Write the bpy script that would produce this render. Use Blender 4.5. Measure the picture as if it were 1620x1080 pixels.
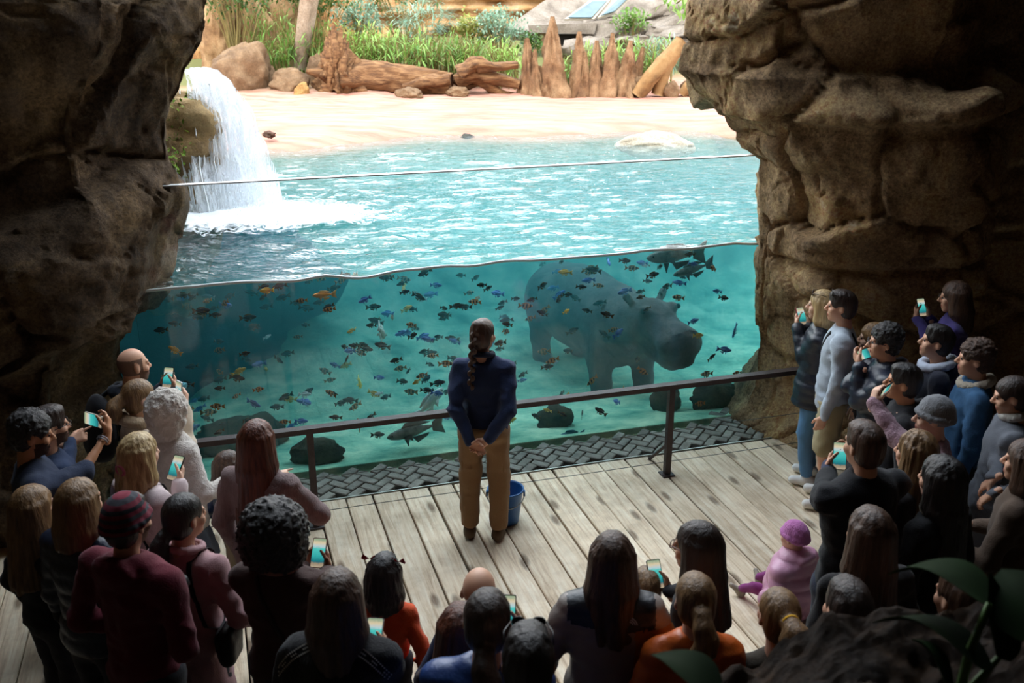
import bpy, bmesh, math, random
import numpy as np
from mathutils import Vector, Matrix
from mathutils.bvhtree import BVHTree

for o in list(bpy.data.objects): bpy.data.objects.remove(o, do_unlink=True)
SC = bpy.context.scene
COL = SC.collection
rng = np.random.default_rng(7); random.seed(7)

# ------------------------------------------------------------------ camera, world, sun, exposure
CAM_H, PITCH, FPX = 3.95, math.radians(19.5), 1575.0
cd = bpy.data.cameras.new('camera'); cam = bpy.data.objects.new('camera', cd); COL.objects.link(cam)
cam.location = (0, 0, CAM_H); cam.rotation_euler = (math.pi/2-PITCH, 0, 0)
cd.lens = 35; cd.sensor_width = 36; cd.clip_start = .05; cd.clip_end = 300
cd.dof.use_dof = True; cd.dof.focus_distance = 8.0; cd.dof.aperture_fstop = 3.2
SC.camera = cam

w = bpy.data.worlds.new('sky'); SC.world = w; w.use_nodes = True
nt = w.node_tree; bg = nt.nodes['Background']
tc = nt.nodes.new('ShaderNodeTexCoord'); sx = nt.nodes.new('ShaderNodeSeparateXYZ'); cr = nt.nodes.new('ShaderNodeValToRGB')
nt.links.new(tc.outputs['Generated'], sx.inputs[0]); nt.links.new(sx.outputs['Z'], cr.inputs[0]); nt.links.new(cr.outputs[0], bg.inputs[0])
cr.color_ramp.elements[0].color = (1, .99, .97, 1); cr.color_ramp.elements[1].color = (.74, .86, 1, 1)
bg.inputs[1].default_value = 1.6
sd = bpy.data.lights.new('sun', 'SUN'); sun = bpy.data.objects.new('sun', sd); COL.objects.link(sun)
sd.energy = 1.1; sd.angle = math.radians(4); sd.color = (1, .97, .92)
sun.rotation_euler = (math.radians(27), 0, math.radians(-28)); sun.location = (0, -5, 30)
# portal: tells the renderer where daylight enters the cave (adds no light of its own)
pd = bpy.data.lights.new('opening_portal', 'AREA'); pd.shape = 'RECTANGLE'; pd.size = 7.6; pd.size_y = 9.4; pd.cycles.is_portal = True
po = bpy.data.objects.new('opening_portal', pd); COL.objects.link(po)
vs_ = SC.view_settings; vs_.view_transform = 'Standard'; vs_.look = 'None'; vs_.gamma = 1; vs_.use_curve_mapping = False
vs_.exposure = 1.93
cy = SC.cycles
cy.max_bounces = 10; cy.diffuse_bounces = 3; cy.glossy_bounces = 3; cy.transmission_bounces = 4; cy.transparent_max_bounces = 40; cy.volume_bounces = 0
cy.use_denoising = True; cy.caustics_reflective = False; cy.caustics_refractive = False; cy.sample_clamp_indirect = 8

# ------------------------------------------------------------------ frame of the tank: u along the glass, v into the tank
AL = math.atan(.307); CA, SA = math.cos(AL), math.sin(AL)
def UV(u, v, z=0.): return (u*CA - v*SA, 8.33 + u*SA + v*CA, z)
def toUV(x, y): y = y-8.33; return (x*CA + y*SA, -x*SA + y*CA)
po.location = UV(0, -.2, 5.0); po.rotation_euler = (math.radians(-90), 0, AL)
cP, sP = math.cos(PITCH), math.sin(PITCH)
def ray(x, y):
    a = (x-810)/FPX; b = (540-y)/FPX
    return np.array([a, cP+b*sP, -sP+b*cP])
def onz(x, y, z=0.):
    d = ray(x, y); t = (z-CAM_H)/d[2]; return np.array([0, 0, CAM_H])+t*d
def ony(x, y, Y):
    d = ray(x, y); return np.array([0, 0, CAM_H])+d*(Y/d[1])
WATER = 1.72
def smooth(a, b, x):
    t = np.clip((x-a)/(b-a), 0, 1); return t*t*(3-2*t)
def floor_z(x, y):
    v = toUV(x, y)[1]
    return max(0., (-3.45-v)*.13)

# ------------------------------------------------------------------ numpy noise
def _hash(ix, iy, iz, seed):
    n = (ix*374761393 + iy*668265263 + iz*2147483647 + seed*1274126177) & 0xFFFFFFFF
    n = ((n ^ (n >> 13))*1274126177) & 0xFFFFFFFF
    n = ((n ^ (n >> 16))*2246822519) & 0xFFFFFFFF
    return ((n ^ (n >> 15)) & 0xFFFFFF)/float(0xFFFFFF)*2-1
def vnoise(p, seed=0):
    p = np.asarray(p, float); i = np.floor(p).astype(np.int64); f = p-i; f = f*f*(3-2*f)
    r = 0
    for dx in (0, 1):
        wx = f[..., 0] if dx else 1-f[..., 0]
        for dy in (0, 1):
            wy = f[..., 1] if dy else 1-f[..., 1]
            for dz in (0, 1):
                wz = f[..., 2] if dz else 1-f[..., 2]
                r = r+wx*wy*wz*_hash(i[..., 0]+dx, i[..., 1]+dy, i[..., 2]+dz, seed)
    return r
def fbm(p, oct=4, seed=0):
    p = np.asarray(p, float); r = 0; a = 1.
    for k in range(oct):
        r = r+a*vnoise(p*(2.03**k)+k*7.3, seed+k); a *= .5
    return r
def cells(p, n, lo, hi, seed=0, tilt=.8):
    """per point: (value of the nearest seed's random offset, distance to the border between the two nearest)"""
    g = np.random.default_rng(seed); S = p[g.integers(0, len(p), n)] if lo is None else g.uniform(lo, hi, (n, 3)); val = g.uniform(-1, 1, n); tl = g.uniform(-1, 1, (n, 3))
    d = np.empty((len(p), n), np.float32)
    for k in range(n): d[:, k] = np.sqrt(((p-S[k])**2).sum(1))
    o = np.argpartition(d, 1, axis=1)[:, :2]; r = np.arange(len(p))
    d0, d1 = d[r, o[:, 0]], d[r, o[:, 1]]; sw = d0 > d1
    a = np.where(sw, o[:, 1], o[:, 0]); m = np.minimum(d0, d1); M = np.maximum(d0, d1)
    return val[a]+((p-S[a])*tl[a]).sum(1)*tilt, M-m

# ------------------------------------------------------------------ mesh helpers
def mesh(name, V, F, smooth_=True, mats=(), midx=None):
    V = np.asarray(V, np.float32).reshape(-1, 3)
    me = bpy.data.meshes.new(name)
    if isinstance(F, np.ndarray) and F.ndim == 2:
        n = F.shape[1]; me.vertices.add(len(V)); me.vertices.foreach_set('co', V.ravel())
        me.loops.add(F.size); me.loops.foreach_set('vertex_index', F.astype(np.int32).ravel())
        me.polygons.add(len(F)); me.polygons.foreach_set('loop_start', np.arange(0, F.size, n, dtype=np.int32))
        me.update(calc_edges=True)
    else:
        me.from_pydata(V.tolist(), [], [list(f) for f in F])
    for m in mats: me.materials.append(m)
    if midx is not None: me.polygons.foreach_set('material_index', np.asarray(midx, np.int32))
    if smooth_: me.polygons.foreach_set('use_smooth', np.ones(len(me.polygons), bool))
    me.update(); return me
def obj(name, me, parent=None, loc=None, rz=None):
    o = bpy.data.objects.new(name, me); COL.objects.link(o)
    if parent is not None: o.parent = parent
    if loc is not None: o.location = loc
    if rz is not None: o.rotation_euler = (0, 0, rz)
    return o
def tag(o, label=None, cat=None, group=None, kind=None):
    if label: o['label'] = label
    if cat: o['category'] = cat
    if group: o['group'] = group
    if kind: o['kind'] = kind
    return o
def grid_faces(n, m, wrap=False):
    i, j = np.meshgrid(np.arange(n-1), np.arange(m if wrap else m-1), indexing='ij'); j2 = (j+1) % m
    return np.stack([i*m+j, (i+1)*m+j, (i+1)*m+j2, i*m+j2], -1).reshape(-1, 4)
class MB:
    """collects simple shapes into one mesh"""
    def __init__(s): s.v = []; s.f = []; s.m = []
    def add(s, V, F, mi=0):
        b = len(s.v); s.v += [tuple(map(float, p)) for p in V]
        for f in F: s.f.append([int(b+i) for i in f]); s.m.append(mi)
    def box(s, c, d, R=None, mi=0, bev=0.):
        c = np.array(c, float); h = np.array(d, float)/2
        P = np.array([[x, y, z] for x in (-1, 1) for y in (-1, 1) for z in (-1, 1)], float)*h
        if R is not None: P = P @ np.array(R).T
        s.add(P+c, [(0, 1, 3, 2), (4, 6, 7, 5), (0, 4, 5, 1), (2, 3, 7, 6), (0, 2, 6, 4), (1, 5, 7, 3)], mi)
    def tube(s, pts, rad, n=8, mi=0, cap=True, sq=None):
        pts = [np.array(p, float) for p in pts]; k = len(pts)
        if np.isscalar(rad): rad = [rad]*k
        t0 = pts[1]-pts[0]; t0 /= np.linalg.norm(t0)
        a = np.array([0, 0, 1.]) if abs(t0[2]) < .9 else np.array([1., 0, 0])
        u = np.cross(t0, a); u /= np.linalg.norm(u); V = []
        for i in range(k):
            t = pts[min(i+1, k-1)]-pts[max(i-1, 0)]; t /= np.linalg.norm(t)+1e-9
            u = u-t*np.dot(u, t); u /= np.linalg.norm(u)+1e-9; b = np.cross(t, u)
            for j in range(n):
                an = 2*math.pi*j/n; V.append(pts[i]+rad[i]*(math.cos(an)*u+math.sin(an)*b))
        F = [(i*n+j, i*n+(j+1) % n, (i+1)*n+(j+1) % n, (i+1)*n+j) for i in range(k-1) for j in range(n)]
        if cap: F += [tuple(range(n-1, -1, -1)), tuple(range((k-1)*n, k*n))]
        s.add(V, F, mi)
    def lathe(s, prof, n=24, mi=0, c=(0, 0, 0)):
        V = [(c[0]+r*math.cos(2*math.pi*j/n), c[1]+r*math.sin(2*math.pi*j/n), c[2]+z) for r, z in prof for j in range(n)]
        F = [(i*n+j, i*n+(j+1) % n, (i+1)*n+(j+1) % n, (i+1)*n+j) for i in range(len(prof)-1) for j in range(n)]
        s.add(V, F, mi)
    def mesh(s, name, mats, smooth_=False): return mesh(name, s.v, s.f, smooth_, mats, s.m)

# ------------------------------------------------------------------ signed-distance bodies -> surface nets
def smin(a, b, k):
    h = np.clip(.5+.5*(b-a)/k, 0, 1); return b*(1-h)+a*h-k*h*(1-h)
def C_(a, b, r1, r2=None, k=.03): return ('c', np.array(a, float), np.array(b, float), r1, r1 if r2 is None else r2, k)
def E_(c, r, R=None, k=.03): return ('e', np.array(c, float), np.array(r, float)*np.ones(3), R, k)
def _bb(p):
    if p[0] == 'c': m = max(p[3], p[4]); return np.minimum(p[1], p[2])-m, np.maximum(p[1], p[2])+m
    m = p[2] if p[3] is None else np.ones(3)*p[2].max(); return p[1]-m, p[1]+m
def _ev(p, X):
    if p[0] == 'c':
        ba = p[2]-p[1]; pa = X-p[1]; t = np.clip((pa @ ba)/(ba @ ba+1e-12), 0, 1)
        return np.sqrt(((pa-t[..., None]*ba)**2).sum(-1))-(p[3]+t*(p[4]-p[3]))
    q = X-p[1]
    if p[3] is not None: q = q @ p[3]
    k0 = np.sqrt(((q/p[2])**2).sum(-1)); k1 = np.sqrt(((q/p[2]**2)**2).sum(-1))+1e-9
    return k0*(k0-1)/k1
def sdf_mesh(prims, vs, subs=(), post=None, pad=.02, lo=None, hi=None):
    bs = [_bb(p) for p in prims]
    L = np.min([b[0] for b in bs], 0)-pad-2*vs if lo is None else np.array(lo, float)
    Hh = np.max([b[1] for b in bs], 0)+pad+2*vs if hi is None else np.array(hi, float)
    N = np.ceil((Hh-L)/vs).astype(int)+1
    ax = [L[i]+np.arange(N[i])*vs for i in range(3)]
    F = np.full(N, .3)
    def sub(lo_, hi_, mg):
        a = np.clip(np.floor((lo_-mg-L)/vs).astype(int), 0, N); b = np.clip(np.ceil((hi_+mg-L)/vs).astype(int)+1, 0, N)
        return a, b
    def X(a, b): return np.stack(np.meshgrid(*[ax[i][a[i]:b[i]] for i in range(3)], indexing='ij'), -1)
    for p, (l, h) in zip(prims, bs):
        a, b = sub(l, h, max(p[-1], 3*vs)+.01)
        if (b <= a).any(): continue
        s = tuple(slice(a[i], b[i]) for i in range(3))
        F[s] = smin(F[s], _ev(p, X(a, b)), p[-1])
    for p in subs:
        l, h = _bb(p); a, b = sub(l, h, p[-1]+.01)
        if (b <= a).any(): continue
        s = tuple(slice(a[i], b[i]) for i in range(3))
        F[s] = -smin(-F[s], _ev(p, X(a, b)), p[-1])
    if post is not None:      # surface detail, worked out only close to the surface
        m = np.abs(F) < .07; G = X(np.zeros(3, int), N)[m]; F[m] = post(F[m], G)
    return surfnet(F, L, vs)
_CO = np.array([[x, y, z] for x in (0, 1) for y in (0, 1) for z in (0, 1)])
_ED = [(a, b) for a in range(8) for b in range(a+1, 8) if np.abs(_CO[a]-_CO[b]).sum() == 1]
def surfnet(F, L, vs):
    F[0] = F[-1] = .3; F[:, 0] = F[:, -1] = .3; F[:, :, 0] = F[:, :, -1] = .3
    S = F < 0; n = np.array(F.shape)
    c = np.zeros(n-1, np.int8)
    for d in _CO: c += S[d[0]:n[0]-1+d[0], d[1]:n[1]-1+d[1], d[2]:n[2]-1+d[2]]
    I = np.argwhere((c > 0) & (c < 8))
    idx = np.full(n-1, -1, np.int64); idx[I[:, 0], I[:, 1], I[:, 2]] = np.arange(len(I))
    val = np.stack([F[I[:, 0]+d[0], I[:, 1]+d[1], I[:, 2]+d[2]] for d in _CO], 1)
    P = np.zeros((len(I), 3)); cn = np.zeros(len(I))
    for a, b in _ED:
        m = (val[:, a] < 0) != (val[:, b] < 0); t = val[m, a]/(val[m, a]-val[m, b])
        P[m] += _CO[a]+t[:, None]*(_CO[b]-_CO[a]); cn[m] += 1
    V = (I+P/cn[:, None])*vs+L
    Q = []
    for ax in range(3):
        o = [0, 0, 0]; o[ax] = 1
        A = S[tuple(slice(0, n[i]-o[i]) for i in range(3))]; B = S[tuple(slice(o[i], n[i]) for i in range(3))]
        J = np.argwhere(A != B); e1, e2 = [i for i in range(3) if i != ax]
        J = J[(J[:, e1] > 0) & (J[:, e2] > 0)]
        fl = A[J[:, 0], J[:, 1], J[:, 2]]
        def g(d1, d2):
            K = J.copy(); K[:, e1] -= d1; K[:, e2] -= d2; return idx[K[:, 0], K[:, 1], K[:, 2]]
        q = np.stack([g(1, 1), g(0, 1), g(0, 0), g(1, 0)], 1)
        if ax == 1: fl = ~fl
        q[~fl] = q[~fl][:, ::-1]; Q.append(q)
    Q = np.concatenate(Q); Q = Q[(Q >= 0).all(1)]
    return V, Q
def join(parts):
    """[(V,F,mi)] -> V, F, midx"""
    V = []; F = []; M = []; b = 0
    for v, f, m in parts:
        V.append(v); F.append(f+b); M.append(np.full(len(f), m) if np.isscalar(m) else m); b += len(v)
    return np.concatenate(V), np.concatenate(F), np.concatenate(M)

# ------------------------------------------------------------------ materials
def lin(c):
    if isinstance(c, str): c = [int(c[i:i+2], 16)/255 for i in (0, 2, 4)]
    return tuple(x/12.92 if x <= .04045 else ((x+.055)/1.055)**2.4 for x in c)+(1.,)
_M = {}
def nodes(name):
    m = bpy.data.materials.new(name); m.use_nodes = True; nt = m.node_tree
    return m, nt, nt.nodes['Principled BSDF'], nt.nodes['Material Output']
def N(nt, t, **kw):
    n = nt.nodes.new('ShaderNode'+t)
    for k, v in kw.items():
        if k in ('op',): n.operation = v
        elif hasattr(n, k): setattr(n, k, v)
        else: n.inputs[k.replace('_', ' ')].default_value = v
    return n
def mat(name, cols, rough=.8, scale=6., stretch=(1, 1, 1), bump=0., bscale=40., detail=6., metal=0., spec=.3, rnd=0., contrast=.25, sheen=0., coord='Object'):
    """noise-mixed colours (2 or 3 sRGB hex), noise bump, optional per-object variation"""
    if name in _M: return _M[name]
    m, nt, b, out = nodes(name); L = nt.links.new
    if isinstance(cols, str): cols = [cols]
    tc = N(nt, 'TexCoord'); mp = N(nt, 'Mapping'); mp.inputs['Scale'].default_value = stretch; L(tc.outputs[coord], mp.inputs[0])
    vec = mp.outputs[0]
    if rnd:
        oi = N(nt, 'ObjectInfo'); ad = N(nt, 'VectorMath', op='ADD'); mu = N(nt, 'VectorMath', op='SCALE'); mu.inputs['Scale'].default_value = 37.
        cb = N(nt, 'CombineXYZ'); L(oi.outputs['Random'], cb.inputs[0]); L(oi.outputs['Random'], cb.inputs[1]); L(cb.outputs[0], mu.inputs[0])
        L(vec, ad.inputs[0]); L(mu.outputs[0], ad.inputs[1]); vec = ad.outputs[0]
    if len(cols) > 1:
        no = N(nt, 'TexNoise', Scale=scale, Detail=detail, Roughness=.6); L(vec, no.inputs['Vector'])
        r = N(nt, 'ValToRGB'); L(no.outputs[0], r.inputs[0]); e = r.color_ramp.elements
        e[0].position = .5-contrast; e[1].position = .5+contrast; e[0].color = lin(cols[0]); e[1].color = lin(cols[-1])
        if len(cols) > 2: q = e.new(.5); q.color = lin(cols[1])
        col = r.outputs[0]
        if rnd:
            hv = N(nt, 'HueSaturation'); mr = N(nt, 'MapRange'); mr.inputs[3].default_value = 1-rnd; mr.inputs[4].default_value = 1+rnd
            L(oi.outputs['Random'], mr.inputs[0]); L(mr.outputs[0], hv.inputs['Value']); L(col, hv.inputs['Color']); col = hv.outputs[0]
        L(col, b.inputs['Base Color'])
    else: b.inputs['Base Color'].default_value = lin(cols[0])
    b.inputs['Roughness'].default_value = rough; b.inputs['Metallic'].default_value = metal; b.inputs['Specular IOR Level'].default_value = spec
    if sheen: b.inputs['Sheen Weight'].default_value = sheen
    if bump:
        n2 = N(nt, 'TexNoise', Scale=bscale, Detail=5., Roughness=.65); L(vec, n2.inputs['Vector'])
        bu = N(nt, 'Bump', Strength=min(1, bump), Distance=.02*max(1, bump)); L(n2.outputs[0], bu.inputs['Height']); L(bu.outputs[0], b.inputs['Normal'])
    _M[name] = m; return m
def rockmat(name, cols, bump=.8, scale=1.6, speck=.4):
    if name in _M: return _M[name]
    m, nt, b, out = nodes(name); L = nt.links.new
    tc = N(nt, 'TexCoord'); n1 = N(nt, 'TexNoise', Scale=scale, Detail=9., Roughness=.62, Distortion=.4); L(tc.outputs['Object'], n1.inputs['Vector'])
    r = N(nt, 'ValToRGB'); e = r.color_ramp.elements; e[0].position = .3; e[1].position = .72; e[0].color = lin(cols[0]); e[1].color = lin(cols[-1])
    for k, c in enumerate(cols[1:-1]): q = e.new(.3+.42*(k+1)/(len(cols)-1)); q.color = lin(c)
    L(n1.outputs[0], r.inputs[0])
    n2 = N(nt, 'TexNoise', Scale=34., Detail=9., Roughness=.78); L(tc.outputs['Object'], n2.inputs['Vector'])
    mx = N(nt, 'MixRGB', blend_type='OVERLAY'); mx.inputs[0].default_value = speck; sr_ = N(nt, 'ValToRGB'); sr_.color_ramp.elements[0].position = .36; sr_.color_ramp.elements[1].position = .66; sr_.color_ramp.elements[0].color = (.12, .12, .12, 1); sr_.color_ramp.elements[1].color = (.85, .85, .85, 1); L(n2.outputs[0], sr_.inputs[0])
    L(r.outputs[0], mx.inputs[1]); L(sr_.outputs[0], mx.inputs[2]); L(mx.outputs[0], b.inputs['Base Color'])
    n3 = N(nt, 'TexNoise', Scale=7., Detail=12., Roughness=.78); L(tc.outputs['Object'], n3.inputs['Vector'])
    bu = N(nt, 'Bump', Strength=bump, Distance=.06); n5 = N(nt, 'TexNoise', Scale=48., Detail=6., Roughness=.8); L(tc.outputs['Object'], n5.inputs['Vector']); bf = N(nt, 'Bump', Strength=.9, Distance=.02); L(n5.outputs[0], bf.inputs['Height'])
    L(n3.outputs[0], bu.inputs['Height']); L(bf.outputs[0], bu.inputs['Normal']); L(bu.outputs[0], b.inputs['Normal'])
    b.inputs['Roughness'].default_value = .82; b.inputs['Specular IOR Level'].default_value = .3
    _M[name] = m; return m
def schlick(nt, f0=.02, bump=None):
    L = nt.links.new; lw = N(nt, 'LayerWeight'); lw.inputs[0].default_value = .5
    if bump is not None: L(bump, lw.inputs['Normal'])
    pw = N(nt, 'Math', op='POWER'); L(lw.outputs['Facing'], pw.inputs[0]); pw.inputs[1].default_value = 5
    ma = N(nt, 'Math', op='MULTIPLY_ADD'); L(pw.outputs[0], ma.inputs[0]); ma.inputs[1].default_value = 1-f0; ma.inputs[2].default_value = f0
    return ma.outputs[0]

# ================================================================== STRUCTURE
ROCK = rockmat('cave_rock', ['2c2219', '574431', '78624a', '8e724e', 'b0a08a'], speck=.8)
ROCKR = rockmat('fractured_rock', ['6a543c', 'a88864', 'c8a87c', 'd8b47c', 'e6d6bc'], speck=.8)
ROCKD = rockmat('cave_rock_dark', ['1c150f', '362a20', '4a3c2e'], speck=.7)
STONE = mat('stone_floor', ['4a443d', '5f574d'], .85, 5, bump=.5, bscale=30)

# floor of the visitors' area, sloping up away from the tank
us = np.linspace(-9, 9, 60); vv = np.concatenate([np.linspace(-14, -3.47, 30), np.linspace(-3.44, -.3, 14)])
U, Vv = np.meshgrid(us, vv, indexing='ij')
Z = np.where(Vv < -3.45, np.maximum(0, (-3.45-Vv)*.13), -.12)
P3 = np.stack([U*CA-Vv*SA, 8.33+U*SA+Vv*CA, Z], -1)
floor = tag(obj('floor', mesh('floor', P3.reshape(-1, 3), grid_faces(60, 44)[:, ::-1], True, [STONE])), 'dark stone visitor floor sloping up from the deck', kind='structure')

# deck: planks laid square to the glass
def wood(name, cols):
    m, nt, b, out = nodes(name); L = nt.links.new
    tc = N(nt, 'TexCoord'); oi = N(nt, 'ObjectInfo'); cb = N(nt, 'CombineXYZ'); sc = N(nt, 'VectorMath', op='SCALE'); sc.inputs['Scale'].default_value = 53.
    for i in range(3): L(oi.outputs['Random'], cb.inputs[i])
    L(cb.outputs[0], sc.inputs[0]); ad = N(nt, 'VectorMath', op='ADD'); L(tc.outputs['Object'], ad.inputs[0]); L(sc.outputs[0], ad.inputs[1])
    mp = N(nt, 'Mapping'); mp.inputs['Scale'].default_value = (14, .9, 14); L(ad.outputs[0], mp.inputs[0])
    n1 = N(nt, 'TexNoise', Scale=2.2, Detail=7., Roughness=.65, Distortion=.6); L(mp.outputs[0], n1.inputs['Vector'])
    r = N(nt, 'ValToRGB'); e = r.color_ramp.elements; e[0].position = .3; e[1].position = .68; e[0].color = lin(cols[0]); e[1].color = lin(cols[2]); q = e.new(.47); q.color = lin(cols[1]); L(n1.outputs[0], r.inputs[0])
    # dirt blotches, trodden and stained
    n2 = N(nt, 'TexNoise', Scale=3.4, Detail=8., Roughness=.7); L(ad.outputs[0], n2.inputs['Vector'])
    r2 = N(nt, 'ValToRGB'); r2.color_ramp.elements[0].position = .36; r2.color_ramp.elements[1].position = .56; r2.color_ramp.elements[0].color = (.66, .62, .58, 1); L(n2.outputs[0], r2.inputs[0])
    mu = N(nt, 'MixRGB', blend_type='MULTIPLY'); mu.inputs[0].default_value = .6; L(r.outputs[0], mu.inputs[1]); L(r2.outputs[0], mu.inputs[2])
    # knots
    mk = N(nt, 'Mapping'); mk.inputs['Scale'].default_value = (3.1, 1.1, 1); L(ad.outputs[0], mk.inputs[0])
    vo = N(nt, 'TexVoronoi', Scale=1.); vo.voronoi_dimensions = '2D'; L(mk.outputs[0], vo.inputs['Vector'])
    rk = N(nt, 'ValToRGB'); rk.color_ramp.elements[0].position = .05; rk.color_ramp.elements[1].position = .12; rk.color_ramp.elements[0].color = (.28, .24, .22, 1); L(vo.outputs['Distance'], rk.inputs[0])
    m2 = N(nt, 'MixRGB', blend_type='MULTIPLY'); m2.inputs[0].default_value = .85; L(mu.outputs[0], m2.inputs[1]); L(rk.outputs[0], m2.inputs[2])
    hv = N(nt, 'HueSaturation'); mr = N(nt, 'MapRange'); mr.inputs[3].default_value = .82; mr.inputs[4].default_value = 1.16; L(oi.outputs['Random'], mr.inputs[0]); L(mr.outputs[0], hv.inputs['Value'])
    L(m2.outputs[0], hv.inputs['Color']); L(hv.outputs[0], b.inputs['Base Color'])
    bu = N(nt, 'Bump', Strength=.45, Distance=.01); L(n1.outputs[0], bu.inputs['Height']); L(bu.outputs[0], b.inputs['Normal'])
    b.inputs['Roughness'].default_value = .72; b.inputs['Specular IOR Level'].default_value = .25
    return m
WOOD = wood('deck_wood', ['c4aa8e', 'e6d0b2', 'f6e8d0'])
deck = obj('deck', mesh('deck', [UV(-4.6, -3.43, -.11), UV(5.2, -3.43, -.11), UV(5.2, -.62, -.11), UV(-4.6, -.62, -.11)], [(0, 1, 2, 3)], False, [mat('deck_void', '15110e')]))
tag(deck, 'weathered pale timber viewing deck beside the tank', 'deck', kind='structure')
u = -4.5; k = 0
while u < 5.0:
    wd = random.uniform(.205, .25); g = random.choice([.006, .008, .012, .02])
    b = MB(); L_ = 2.84; h = .05; ww = wd-g; bv = .006
    prof = [(-ww/2, -h), (-ww/2, -bv), (-ww/2+bv, 0), (ww/2-bv, 0), (ww/2, -bv), (ww/2, -h)]
    ny = 2; Vp = [(x, y, z) for y in (-L_/2, L_/2) for x, z in prof]; n = 6
    b.add(Vp, [(j, (j+1) % n, n+(j+1) % n, n+j) for j in range(n)]+[tuple(range(n-1, -1, -1)), tuple(range(n, 2*n))])
    o = obj('plank', b.mesh('plank', [WOOD]), deck, UV(u+wd/2, -.6-L_/2+random.uniform(-.012, .004), random.uniform(-.004, .003)), AL+random.uniform(-.0015, .0015))
    u += wd; k += 1
# pale metal trim along the deck edge
b = MB(); b.box((0, 0, 0), (9.4, .012, .05)); tag(obj('trim_1', b.mesh('trim', [mat('trim_metal', 'b8b5ab', .4, metal=.6)]), None, UV(.3, -.585, -.018), AL), 'pale edging strip between deck and cobbles', kind='structure')

# cobbles between deck and glass, laid in a weave
COB = mat('cobble', ['6c6a62', '8a887e', '9c998e'], .8, 9, bump=.5, bscale=60, rnd=.2)
paving = obj('pavement', mesh('pavement', [UV(-4.5, -.58, -.075), UV(5, -.58, -.075), UV(5, -.06, -.075), UV(5, .6, -.075), UV(2.2, .6, -.075), UV(2.2, -.06, -.075), UV(-4.5, -.06, -.075)], [(0, 1, 2, 3, 4, 5, 6)], True, [mat('joint_soil', ['2b2824', '3a362f'], .95, 20)]))
tag(paving, 'strip of grey cobbles between deck and tank glass', 'pavement', kind='structure')
cmesh = []
for k in range(6):
    b = bmesh.new(); bmesh.ops.create_cube(b, size=1)
    for vtx in b.verts:
        vtx.co.x *= .166+random.uniform(-.006, .004); vtx.co.y *= .080+random.uniform(-.004, .003); vtx.co.z = vtx.co.z*.09+random.uniform(-.004, .004)
    bmesh.ops.bevel(b, geom=[e for e in b.edges if e.verts[0].co.z > 0 or e.verts[1].co.z > 0], offset=.007, segments=1, affect='EDGES')
    me = bpy.data.meshes.new('cobble'); b.to_mesh(me); b.free(); me.materials.append(COB); cmesh.append(me)
cw, cl = .089, .178; nC = 0
for i in range(-80, 80):
    for j in range(-40, 40):
        # herringbone: pairs of blocks stepping along the diagonal
        for kind in (0, 1):
            if kind == 0: x, y, r = i*cw+j*cl*1.0+(0), i*cw-j*cl*1.0, 0.
            else: x, y, r = i*cw+j*cl+cl*.75-.0, i*cw-j*cl-cl*.25, math.pi/2
            a = math.radians(45); uu = x*math.cos(a)-y*math.sin(a); v_ = x*math.sin(a)+y*math.cos(a)
            if -3.4 < uu < 4.0 and -.56 < v_ < (-.10 if uu < 2.05 else .15):
                o = obj('cobble', cmesh[(i*7+j*3+kind) % 6], paving, UV(uu, v_, -.045+random.uniform(-.004, .003))); o.rotation_euler = (random.uniform(-.015, .015), random.uniform(-.015, .015), AL+a+r+random.uniform(-.03, .03)); nC += 1
print('cobbles', nC)

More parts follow.
